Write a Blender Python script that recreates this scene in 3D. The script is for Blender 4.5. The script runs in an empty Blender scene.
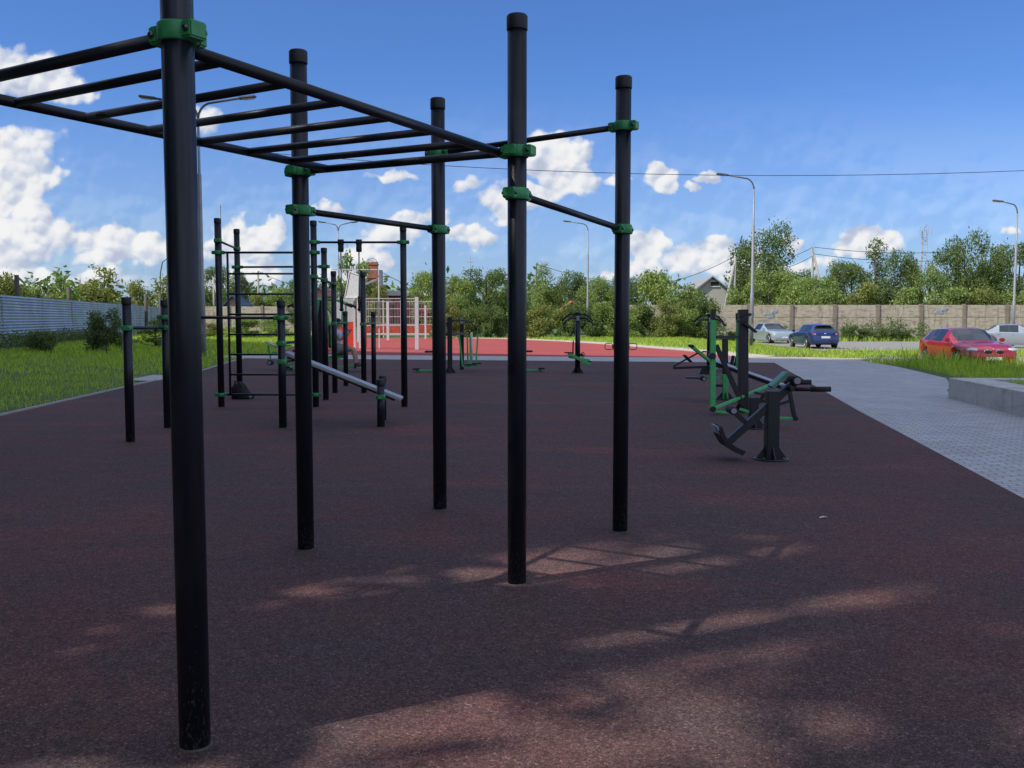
import bpy, math, random
import numpy as np
from mathutils import Vector, Matrix
random.seed(7); rng = np.random.default_rng(7)
R = math.radians
F = 930.0; PITCH = R(4.06); CZ = 1.5
Zv = Vector((0,0,1))
sc = bpy.context.scene
COL = sc.collection

# ------------------------------------------------------------------ survey helpers
def ray(px, py):
    v = (384-py)/F
    return ((px-512)/F, math.cos(PITCH)+v*math.sin(PITCH), -math.sin(PITCH)+v*math.cos(PITCH))
def G(px, py, z=0.0):
    d = ray(px, py); t = (z-CZ)/d[2]
    return Vector((d[0]*t, d[1]*t, z))
def Q(px, py, Y):
    d = ray(px, py); t = Y/d[1]
    return Vector((d[0]*t, Y, CZ+d[2]*t))
def ss(x, a, b):
    t = min(1, max(0, (x-a)/(b-a))); return t*t*(3-2*t)
def T(x, y):
    h = -0.035 - 0.27*ss(y, 24, 31)*ss(x, 12.3, 14.8)
    h += -0.12*ss(y, 66, 80)*ss(x, -60, 16)
    return h

# ------------------------------------------------------------------ materials
def new_mat(name):
    m = bpy.data.materials.new(name); m.use_nodes = True
    nt = m.node_tree; b = nt.nodes['Principled BSDF']
    return m, nt, b
def N(nt, t, **kw):
    n = nt.nodes.new(t)
    for k, v in kw.items():
        if k.startswith('i_'):
            n.inputs[int(k[2:]) if k[2:].isdigit() else k[2:].replace('_', ' ')].default_value = v
        else: setattr(n, k, v)
    return n
def L(nt, a, b): nt.links.new(a, b)
def mixc(nt, fac, c1, c2, mode='MIX'):
    n = N(nt, 'ShaderNodeMix', data_type='RGBA', blend_type=mode)
    for s, v in ((0, fac), (6, c1), (7, c2)):
        if isinstance(v, (int, float)): n.inputs[s].default_value = v
        elif isinstance(v, tuple): n.inputs[s].default_value = (*v, 1) if len(v) == 3 else v
        else: L(nt, v, n.inputs[s])
    return n.outputs[2]
def ramp(nt, src, stops):
    r = N(nt, 'ShaderNodeValToRGB')
    el = r.color_ramp.elements
    while len(el) < len(stops): el.new(0.5)
    for e, (p, c) in zip(el, stops): e.position = p; e.color = (*c, 1) if not isinstance(c, float) else (c, c, c, 1)
    L(nt, src, r.inputs[0]); return r.outputs[0]
def noise(nt, scale, detail=4, rough=.55, vec=None, dim='3D'):
    n = N(nt, 'ShaderNodeTexNoise', noise_dimensions=dim)
    n.inputs['Scale'].default_value = scale; n.inputs['Detail'].default_value = detail
    n.inputs['Roughness'].default_value = rough
    if vec is not None: L(nt, vec, n.inputs['Vector'])
    return n.outputs['Fac']
def wpos(nt):
    return N(nt, 'ShaderNodeNewGeometry').outputs['Position']
def simple(name, col, rough=.5, metal=0.0, var=.15, vscale=8.0, bump=0.0, bscale=60, spec=.5, coat=0.0):
    m, nt, b = new_mat(name)
    tc = N(nt, 'ShaderNodeTexCoord').outputs['Object']
    n = noise(nt, vscale, 5, .6, tc)
    lo = tuple(c*(1-var) for c in col); hi = tuple(min(1, c*(1+var)) for c in col)
    L(nt, ramp(nt, n, [(.3, lo), (.7, hi)]), b.inputs['Base Color'])
    b.inputs['Roughness'].default_value = rough; b.inputs['Metallic'].default_value = metal
    b.inputs['Specular IOR Level'].default_value = spec
    if coat: b.inputs['Coat Weight'].default_value = coat; b.inputs['Coat Roughness'].default_value = .04
    if bump:
        bp = N(nt, 'ShaderNodeBump'); bp.inputs['Strength'].default_value = bump; bp.inputs['Distance'].default_value = .01
        L(nt, noise(nt, bscale, 3, .6, tc), bp.inputs['Height']); L(nt, bp.outputs[0], b.inputs['Normal'])
    return m
M = {}
def post_mat():
    m, nt, b = new_mat('black_powder_coat')
    tc = N(nt, 'ShaderNodeTexCoord').outputs['Object']
    n = noise(nt, 5, 5, .6, tc)
    base = ramp(nt, n, [(.3, (.0058, .0075, .014)), (.7, (.009, .0118, .021))])
    # chips and scuffs near the foot
    mp = N(nt, 'ShaderNodeMapping'); mp.inputs['Scale'].default_value = (60, 60, 26); L(nt, tc, mp.inputs[0])
    ch = noise(nt, 1.6, 4, .7, mp.outputs[0])
    sp = N(nt, 'ShaderNodeSeparateXYZ'); L(nt, wpos(nt), sp.inputs[0])
    mr = N(nt, 'ShaderNodeMapRange'); mr.inputs[1].default_value = .04; mr.inputs[2].default_value = .55; mr.inputs[3].default_value = .10; mr.inputs[4].default_value = -.08; L(nt, sp.outputs[2], mr.inputs[0])
    ad = N(nt, 'ShaderNodeMath', operation='ADD'); L(nt, ch, ad.inputs[0]); L(nt, mr.outputs[0], ad.inputs[1])
    f = ramp(nt, ad.outputs[0], [(.63, 0.0), (.68, .7)])
    L(nt, mixc(nt, f, base, (.10, .10, .105)), b.inputs['Base Color'])
    r = ramp(nt, noise(nt, 9, 5, .6, tc), [(.3, .30), (.7, .44)]); L(nt, r, b.inputs['Roughness'])
    b.inputs['Specular IOR Level'].default_value = .42
    bp = N(nt, 'ShaderNodeBump'); bp.inputs['Strength'].default_value = .08; bp.inputs['Distance'].default_value = .002
    L(nt, noise(nt, 420, 2, .5, tc), bp.inputs['Height']); L(nt, bp.outputs[0], b.inputs['Normal'])
    return m
M['post'] = post_mat()
M['black'] = simple('black_metal', (.010, .011, .015), .42, var=.2)
M['cap'] = simple('black_cap_plastic', (.012, .012, .015), .6, var=.2)
M['clamp'] = simple('green_clamp', (.035, .26, .085), .42, var=.2, vscale=30)
M['green'] = simple('green_powder_coat', (.07, .48, .14), .38, var=.12)
M['padg'] = simple('worn_green_pad', (.12, .30, .19), .35, var=.2)
M['dust'] = simple('dusty_sealant', (.085, .07, .065), .9, var=.5, vscale=40)
M['bolt'] = simple('bolt_zinc', (.12, .12, .13), .35, .9)
M['rubber'] = simple('black_rubber', (.018, .018, .02), .8)
M['seatp'] = simple('dark_seat_plastic', (.03, .033, .04), .55)
M['silver'] = simple('brushed_board', (.40, .39, .41), .42, .25, var=.12)
M['galv'] = simple('galvanised_steel', (.27, .28, .30), .5, .3, var=.12, vscale=3)
M['lampm'] = simple('lamp_housing', (.16, .17, .18), .5, .3)
M['glasslamp'] = simple('lamp_glass', (.5, .5, .5), .2)
M['white'] = simple('white_paint', (.58, .58, .60), .5, var=.08)
M['whitey'] = simple('weathered_white_panel', (.50, .51, .52), .6, var=.12)
M['redp'] = simple('red_panel_paint', (.62, .05, .03), .5, var=.1)
M['woodpost'] = simple('weathered_wood', (.10, .085, .07), .85, var=.3)
M['concpole'] = simple('concrete_pole', (.34, .32, .29), .85, var=.15)
M['wire'] = simple('wire_black', (.02, .02, .022), .6)
M['bark'] = simple('bark', (.075, .06, .045), .9, var=.35, vscale=6, bump=.5)
M['brick'] = simple('red_brick', (.33, .115, .065), .85, var=.2, vscale=3)
M['roofbrown'] = simple('brown_roof', (.17, .08, .05), .8, var=.2)
M['roofgrey'] = simple('grey_slate_roof', (.26, .26, .27), .8, var=.15)
M['rooforange'] = simple('orange_roof', (.40, .15, .08), .8, var=.2)
M['roofblue'] = simple('blue_roof', (.05, .09, .17), .6, var=.15)
M['boardred'] = simple('worn_red_board', (.36, .07, .035), .6, var=.45, vscale=5)
M['plaster'] = simple('pale_plaster', (.42, .39, .35), .85, var=.12)
M['pinkwall'] = simple('pink_wall', (.45, .26, .22), .85)
M['magenta'] = simple('magenta_cladding', (.48, .045, .12), .5, var=.12)
M['dark'] = simple('dark_opening', (.012, .012, .014), .6)
M['tyre'] = simple('tyre', (.018, .018, .018), .85)
M['rim'] = simple('alloy', (.42, .43, .45), .3, .8)
M['chrome'] = simple('chrome', (.65, .66, .68), .15, 1.0)
M['plate'] = simple('number_plate', (.75, .75, .75), .45)
M['lens'] = simple('headlight_lens', (.55, .57, .6), .08, .3, spec=.9)
M['tail'] = simple('tail_light_lens', (.55, .02, .02), .15, spec=.9)
M['autoglass'] = simple('car_window_glass', (.02, .026, .034), .05, spec=.9)
M['carred'] = simple('red_car_paint', (.36, .004, .020), .28, .15, var=.03, coat=1.0)
M['carblue'] = simple('blue_car_paint', (.010, .032, .15), .28, .25, var=.03, coat=1.0)
M['carsilver'] = simple('silver_car_paint', (.42, .50, .53), .3, .5, var=.03, coat=1.0)
M['cargrey'] = simple('grey_car_paint', (.42, .45, .50), .3, .5, var=.03, coat=1.0)
M['skin'] = simple('skin', (.42, .24, .16), .55, var=.06)
M['hair'] = simple('hair_dark', (.02, .015, .012), .7)
M['shirt'] = simple('lavender_shirt_cloth', (.50, .53, .70), .85, var=.12)
M['shorts'] = simple('grey_shorts_cloth', (.20, .20, .21), .9, var=.1)
M['shoe'] = simple('dark_shoe', (.025, .025, .03), .6)
M['bag'] = simple('black_bag_fabric', (.008, .008, .010), .8, var=.3, bump=.4, bscale=20)
M['graf'] = simple('faded_blue_graffiti', (.27, .31, .35), .8, var=.3)

def rubber_ground():
    m, nt, b = new_mat('rubber_crumb_surface')
    p = wpos(nt)
    def vor(sc_):
        v_ = N(nt, 'ShaderNodeTexVoronoi'); v_.inputs['Scale'].default_value = sc_; L(nt, p, v_.inputs['Vector'])
        q_ = N(nt, 'ShaderNodeSeparateColor'); L(nt, v_.outputs['Color'], q_.inputs[0]); return q_.outputs[0]
    va, vb = vor(230), vor(95)
    av = N(nt, 'ShaderNodeMath', operation='MULTIPLY_ADD'); L(nt, va, av.inputs[0]); av.inputs[1].default_value = .62
    av2 = N(nt, 'ShaderNodeMath', operation='MULTIPLY'); L(nt, vb, av2.inputs[0]); av2.inputs[1].default_value = .38; L(nt, av2.outputs[0], av.inputs[2]); fine = av.outputs[0]; mid = noise(nt, 16, 4, .75, p)
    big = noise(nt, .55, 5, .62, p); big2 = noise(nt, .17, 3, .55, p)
    mpz = N(nt, 'ShaderNodeMapping'); mpz.inputs['Scale'].default_value = (.28, 1.1, 1); mpz.inputs['Rotation'].default_value = (0, 0, R(14)); L(nt, p, mpz.inputs[0])
    streak = noise(nt, 1.0, 4, .6, mpz.outputs[0])
    c0 = ramp(nt, fine, [(.10, (.034, .020, .018)), (.50, (.090, .052, .047)), (.80, (.142, .088, .078)), (.97, (.28, .215, .19))])
    c1 = mixc(nt, ramp(nt, big, [(.42, 0.0), (.62, 1.0)]), c0, (1.38, .98, .96), 'MULTIPLY')  # redder mottling and lighter streaks: faded rubber plus painted-in sun patches
    c2 = mixc(nt, ramp(nt, streak, [(.52, 0.0), (.70, .55)]), c1, (1.75, 1.30, 1.15), 'MULTIPLY')
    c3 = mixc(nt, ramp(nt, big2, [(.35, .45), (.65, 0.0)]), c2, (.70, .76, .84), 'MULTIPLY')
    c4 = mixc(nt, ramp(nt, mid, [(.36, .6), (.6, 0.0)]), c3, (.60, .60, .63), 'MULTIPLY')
    L(nt, c4, b.inputs['Base Color']); b.inputs['Roughness'].default_value = .9
    b.inputs['Specular IOR Level'].default_value = .3
    bp = N(nt, 'ShaderNodeBump'); bp.inputs['Strength'].default_value = .35; bp.inputs['Distance'].default_value = .002
    L(nt, fine, bp.inputs['Height'])
    bp2 = N(nt, 'ShaderNodeBump'); bp2.inputs['Strength'].default_value = .5; bp2.inputs['Distance'].default_value = .03
    L(nt, noise(nt, 3, 3, .6, p), bp2.inputs['Height']); L(nt, bp.outputs[0], bp2.inputs['Normal'])
    L(nt, bp2.outputs[0], b.inputs['Normal'])
    return m
def court_mat():
    m, nt, b = new_mat('red_court_rubber')
    p = wpos(nt)
    c = ramp(nt, noise(nt, 40, 3, .7, p), [(.3, (.29, .040, .032)), (.7, (.40, .066, .052))])
    c = mixc(nt, ramp(nt, noise(nt, .3, 4, .6, p), [(.35, 0.0), (.7, .5)]), c, (.75, .8, .85), 'MULTIPLY')
    L(nt, c, b.inputs['Base Color']); b.inputs['Roughness'].default_value = .9; return m
def paver_mat():
    m, nt, b = new_mat('grey_paving_bricks')
    p = wpos(nt)
    mp = N(nt, 'ShaderNodeMapping'); mp.inputs['Rotation'].default_value = (0, 0, R(11)); L(nt, p, mp.inputs[0])
    br = N(nt, 'ShaderNodeTexBrick'); L(nt, mp.outputs[0], br.inputs[0])
    br.inputs['Scale'].default_value = 1.0; br.inputs['Brick Width'].default_value = .2; br.inputs['Row Height'].default_value = .1
    br.inputs['Mortar Size'].default_value = .008; br.inputs['Mortar Smooth'].default_value = .3
    br.inputs['Color1'].default_value = (.47, .45, .445, 1); br.inputs['Color2'].default_value = (.60, .575, .565, 1); br.inputs['Mortar'].default_value = (.20, .19, .18, 1)
    c = mixc(nt, ramp(nt, noise(nt, .8, 5, .6, p), [(.3, .5), (.65, 0.0)]), br.outputs[0], (.72, .72, .74), 'MULTIPLY')
    c = mixc(nt, ramp(nt, noise(nt, 60, 2, .6, p), [(.3, .4), (.6, 0.0)]), c, (.7, .7, .7), 'MULTIPLY')
    L(nt, c, b.inputs['Base Color']); b.inputs['Roughness'].default_value = .85
    bp = N(nt, 'ShaderNodeBump'); bp.inputs['Strength'].default_value = .5; bp.inputs['Distance'].default_value = .006; bp.invert = True
    L(nt, br.outputs['Fac'], bp.inputs['Height']); L(nt, bp.outputs[0], b.inputs['Normal']); return m
def soil_mat():
    m, nt, b = new_mat('grassy_soil')
    p = wpos(nt)
    c = ramp(nt, noise(nt, 6, 5, .7, p), [(.3, (.040, .080, .020)), (.6, (.070, .13, .03)), (.75, (.11, .15, .045))])
    c = mixc(nt, ramp(nt, noise(nt, .25, 4, .6, p), [(.4, 0.0), (.7, .6)]), c, (.12, .12, .05))
    L(nt, c, b.inputs['Base Color']); b.inputs['Roughness'].default_value = 1; return m
def concrete_mat(name, col, stain=.5):
    m, nt, b = new_mat(name)
    tc = N(nt, 'ShaderNodeTexCoord').outputs['Object']
    hi = tuple(c*1.12 for c in col); lo = tuple(c*.8 for c in col)
    c = ramp(nt, noise(nt, 3, 6, .65, tc), [(.3, lo), (.7, hi)])
    mp = N(nt, 'ShaderNodeMapping'); mp.inputs['Scale'].default_value = (1.2, 1.2, 5); L(nt, tc, mp.inputs[0])
    c = mixc(nt, ramp(nt, noise(nt, 1, 5, .7, mp.outputs[0]), [(.5, 0.0), (.66, stain)]), c, (.55, .52, .48), 'MULTIPLY')
    mp2 = N(nt, 'ShaderNodeMapping'); mp2.inputs['Scale'].default_value = (4, 4, .5); L(nt, tc, mp2.inputs[0])
    c = mixc(nt, ramp(nt, noise(nt, 1, 4, .6, mp2.outputs[0]), [(.54, 0.0), (.7, stain)]), c, (.6, .56, .52), 'MULTIPLY')
    L(nt, c, b.inputs['Base Color']); b.inputs['Roughness'].default_value = .9
    bp = N(nt, 'ShaderNodeBump'); bp.inputs['Strength'].default_value = .5; bp.inputs['Distance'].default_value = .01
    L(nt, noise(nt, 40, 4, .7, tc), bp.inputs['Height']); L(nt, bp.outputs[0], b.inputs['Normal']); return m
def leaf_mat(name, dark, mid, light, trans=.35, sat=.82):
    m, nt, b = new_mat(name)
    g = N(nt, 'ShaderNodeNewGeometry'); oi = N(nt, 'ShaderNodeObjectInfo')
    c = ramp(nt, g.outputs['Random Per Island'], [(.0, dark), (.55, mid), (1.0, light)])
    tc = N(nt, 'ShaderNodeTexCoord').outputs['Object']
    c = mixc(nt, ramp(nt, noise(nt, .9, 3, .6, tc), [(.35, 0.0), (.65, .5)]), c, (1.5, 1.35, .9), 'MULTIPLY')
    c = mixc(nt, oi.outputs['Random'], c, mixc(nt, .55, c, (1.25, 1.08, .8), 'MULTIPLY'))
    hs = N(nt, 'ShaderNodeHueSaturation'); hs.inputs['Saturation'].default_value = sat; L(nt, c, hs.inputs['Color']); c = hs.outputs[0]
    L(nt, c, b.inputs['Base Color']); b.inputs['Roughness'].default_value = .55; b.inputs['Specular IOR Level'].default_value = .25
    tr = N(nt, 'ShaderNodeBsdfTranslucent'); L(nt, mixc(nt, 1.0, c, (1.5, 1.6, .6), 'MULTIPLY'), tr.inputs[0])
    mx = N(nt, 'ShaderNodeMixShader'); mx.inputs[0].default_value = trans
    L(nt, b.outputs[0], mx.inputs[1]); L(nt, tr.outputs[0], mx.inputs[2])
    L(nt, mx.outputs[0], nt.nodes['Material Output'].inputs[0]); return m
def corrugated_mat():
    m, nt, b = new_mat('galvanised_corrugated_sheet')
    tc = N(nt, 'ShaderNodeTexCoord').outputs['Object']
    c = ramp(nt, noise(nt, .6, 5, .65, tc), [(.3, (.30, .37, .45)), (.7, (.46, .54, .63))])
    mp = N(nt, 'ShaderNodeMapping'); mp.inputs['Scale'].default_value = (.6, .6, 3); L(nt, tc, mp.inputs[0])
    c = mixc(nt, ramp(nt, noise(nt, 1, 5, .7, mp.outputs[0]), [(.5, 0.0), (.7, .5)]), c, (.65, .62, .6), 'MULTIPLY')
    L(nt, c, b.inputs['Base Color']); b.inputs['Roughness'].default_value = .5; b.inputs['Metallic'].default_value = .35; return m
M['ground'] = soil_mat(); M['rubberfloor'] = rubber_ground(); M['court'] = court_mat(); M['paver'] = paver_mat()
M['kerb'] = concrete_mat('kerb_concrete', (.36, .35, .34), .3)
M['palepath'] = concrete_mat('pale_path', (.50, .44, .40), .3)
M['asphalt'] = concrete_mat('dusty_road', (.26, .245, .225), .3)
M['concwall'] = concrete_mat('planter_concrete', (.58, .55, .50), .6)
M['fencepanel'] = concrete_mat('fence_panel_concrete', (.50, .43, .34), .95)
M['fencepost'] = concrete_mat('fence_post_concrete', (.27, .22, .18), .5)
M['corr'] = corrugated_mat()
M['leafA'] = leaf_mat('leaves_mid_green', (0.067, 0.131, 0.026), (0.152, 0.251, 0.050), (0.316, 0.398, 0.078))
M['leafB'] = leaf_mat('leaves_dark_green', (0.038, 0.083, 0.022), (0.089, 0.157, 0.035), (0.169, 0.239, 0.061))
M['leafC'] = leaf_mat('leaves_yellow_green', (0.071, 0.113, 0.019), (0.155, 0.202, 0.035), (0.296, 0.302, 0.063))
M['grass'] = leaf_mat('grass_blades', (.15, .27, .055), (.32, .46, .095), (.52, .62, .16), .42, 1.0)
M['weed'] = leaf_mat('weed_leaves', (0.042, 0.084, 0.025), (0.084, 0.140, 0.042), (0.154, 0.196, 0.070))

# ------------------------------------------------------------------ mesh builder
class MB:
    def __init__(s): s.v = []; s.f = []; s.sm = []
    def add(s, vs, fs, smooth=False):
        o = len(s.v); s.v += [tuple(v) for v in vs]; s.f += [tuple(i+o for i in f) for f in fs]; s.sm += [smooth]*len(fs); return s
    def box(s, c, size, rot=None):
        hx, hy, hz = [a/2 for a in size]; m = rot or Matrix.Identity(3); c = Vector(c)
        vs = [c + m @ Vector((x, y, z)) for z in (-hz, hz) for y in (-hy, hy) for x in (-hx, hx)]
        return s.add(vs, [(0,2,3,1),(4,5,7,6),(0,1,5,4),(2,6,7,3),(0,4,6,2),(1,3,7,5)])
    def rbox(s, c, size, rot=None, b=.01):          # box with chamfered edges
        import bmesh
        bm = bmesh.new(); bmesh.ops.create_cube(bm, size=1)
        for v in bm.verts: v.co = Vector((v.co.x*size[0], v.co.y*size[1], v.co.z*size[2]))
        bmesh.ops.bevel(bm, geom=bm.edges[:], offset=b, segments=2, affect='EDGES')
        m = rot or Matrix.Identity(3); c = Vector(c)
        bm.verts.ensure_lookup_table()
        s.add([c + m @ v.co for v in bm.verts], [tuple(v.index for v in f.verts) for f in bm.faces]); bm.free(); return s
    def beam(s, a, b, w, h, up=(0,0,1), bev=0):      # square tube from a to b; w across, h along up
        a = Vector(a); b = Vector(b); z = (b-a); l = z.length; z.normalize()
        x = Vector(up).cross(z)
        if x.length < 1e-4: x = Vector((1,0,0))
        x.normalize(); y = z.cross(x)
        m = Matrix((x, y, z)).transposed()
        return s.rbox((a+b)/2, (w, h, l), m, bev) if bev else s.box((a+b)/2, (w, h, l), m)
    def cyl(s, a, b, r0, r1=None, n=16, caps=True):
        r1 = r0 if r1 is None else r1
        a = Vector(a); b = Vector(b); z = (b-a).normalized()
        x = z.orthogonal().normalized(); y = z.cross(x); o = len(s.v)
        vs = [a+(x*math.cos(t)+y*math.sin(t))*r0 for t in (2*math.pi*i/n for i in range(n))] + [b+(x*math.cos(t)+y*math.sin(t))*r1 for t in (2*math.pi*i/n for i in range(n))]
        s.add(vs, [(i, (i+1)%n, n+(i+1)%n, n+i) for i in range(n)], True)
        if caps:
            s.f.append(tuple(o+i for i in reversed(range(n)))); s.f.append(tuple(o+n+i for i in range(n))); s.sm += [False, False]
        return s
    def path(s, pts, r, n=10):
        pts = [Vector(p) for p in pts]; rs = r if isinstance(r, (list, tuple)) else [r]*len(pts)
        o = len(s.v); k = len(pts); px = None
        for i, p in enumerate(pts):
            t = (pts[min(i+1, k-1)]-pts[max(i-1, 0)]).normalized()
            x = t.orthogonal().normalized() if px is None else (px - t*px.dot(t)).normalized()
            px = x; y = t.cross(x)
            s.v += [tuple(p+(x*math.cos(a)+y*math.sin(a))*rs[i]) for a in (2*math.pi*j/n for j in range(n))]
        for i in range(k-1):
            for j in range(n):
                s.f.append((o+i*n+j, o+i*n+(j+1)%n, o+(i+1)*n+(j+1)%n, o+(i+1)*n+j)); s.sm.append(True)
        s.f.append(tuple(o+j for j in reversed(range(n)))); s.f.append(tuple(o+(k-1)*n+j for j in range(n))); s.sm += [False, False]
        return s
    def lathe(s, c, prof, n=20, axis='Z'):           # prof [(r,z)]
        o = len(s.v); c = Vector(c)
        for r, z in prof:
            for j in range(n):
                a = 2*math.pi*j/n
                s.v.append(tuple(c+Vector((r*math.cos(a), r*math.sin(a), z))))
        for i in range(len(prof)-1):
            for j in range(n):
                s.f.append((o+i*n+j, o+i*n+(j+1)%n, o+(i+1)*n+(j+1)%n, o+(i+1)*n+j)); s.sm.append(True)
        s.f.append(tuple(o+j for j in reversed(range(n)))); s.f.append(tuple(o+(len(prof)-1)*n+j for j in range(n))); s.sm += [False, False]
        return s
    def ell(s, c, r, n=12, k=8, rot=None):
        c = Vector(c); m = rot or Matrix.Identity(3); vs = []; fs = []
        for i in range(k+1):
            ph = math.pi*i/k
            for j in range(n):
                a = 2*math.pi*j/n
                vs.append(c+m@Vector((r[0]*math.sin(ph)*math.cos(a), r[1]*math.sin(ph)*math.sin(a), r[2]*math.cos(ph))))
        for i in range(k):
            for j in range(n): fs.append((i*n+j, (i+1)*n+j, (i+1)*n+(j+1)%n, i*n+(j+1)%n))
        return s.add(vs, fs, True)
    def prism(s, poly, d):                           # closed 3-D polygon swept by vector d
        d = Vector(d); n = len(poly); p = [Vector(q) for q in poly]
        return s.add(p+[q+d for q in p], [tuple(range(n)), tuple(range(2*n-1, n-1, -1))]+[(i, n+i, n+(i+1)%n, (i+1)%n) for i in range(n)])
    def build(s, name, mat, parent=None, bevel=0):
        me = bpy.data.meshes.new(name)
        off = Vector((0,0,0)); inv = None
        if parent is not None:
            inv = world_of(parent).inverted()
            vs = [inv @ Vector(v) for v in s.v]
        else: vs = s.v
        me.from_pydata([tuple(v) for v in vs], [], s.f)
        me.polygons.foreach_set('use_smooth', s.sm)
        if isinstance(mat, str): mat = M[mat]
        me.materials.append(mat); me.update()
        o = bpy.data.objects.new(name, me); COL.objects.link(o)
        if parent is not None: o.parent = parent
        if bevel:
            bv = o.modifiers.new('bevel', 'BEVEL'); bv.width = bevel; bv.segments = 2; bv.limit_method = 'ANGLE'; bv.angle_limit = R(40)
        return o
def world_of(o):
    m = Matrix.LocRotScale(o.location, o.rotation_euler, o.scale)
    return world_of(o.parent) @ m if o.parent else m
def tag(o, label, cat, group=None, kind=None):
    if label: o['label'] = label
    if cat: o['category'] = cat
    if group: o['group'] = group
    if kind: o['kind'] = kind
    return o
def thing(name, label, cat, loc=(0,0,0), rz=0, group=None):
    o = bpy.data.objects.new(name, None); COL.objects.link(o); o.empty_display_size = .2
    o.location = loc; o.rotation_euler = (0,0,rz); return tag(o, label, cat, group)
def kids(o): return [c for c in bpy.data.objects if c.parent == o]
def dup(o, parent=None):
    c = o.copy(); COL.objects.link(c); c.parent = parent
    for ch in kids(o): dup(ch, c)
    return c
def sheet(name, poly, z, mat):
    m = MB(); m.add([(x, y, z) for x, y in poly], [tuple(range(len(poly)))])
    return tag(m.build(name, mat), None, None, kind='structure')

# ------------------------------------------------------------------ camera, world, sun
cam = bpy.data.cameras.new('camera'); co = bpy.data.objects.new('camera', cam); COL.objects.link(co)
co.location = (0, 0, CZ); co.rotation_euler = (R(90)-PITCH, 0, 0)
cam.sensor_width = 36; cam.lens = F/1024*36; cam.clip_end = 5000; cam.clip_start = .05
sc.camera = co
SUN_H = Vector((-.88, -.47)).normalized(); SUN_E = R(47)
sd = bpy.data.lights.new('sun', 'SUN'); sd.energy = 4.8; sd.angle = R(.55); sd.color = (1, .955, .88)
so = bpy.data.objects.new('sun', sd); COL.objects.link(so)
sv = Vector((SUN_H.x*math.cos(SUN_E), SUN_H.y*math.cos(SUN_E), math.sin(SUN_E)))
so.rotation_euler = sv.to_track_quat('Z', 'Y').to_euler(); so.location = (30, -40, 60)

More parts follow.
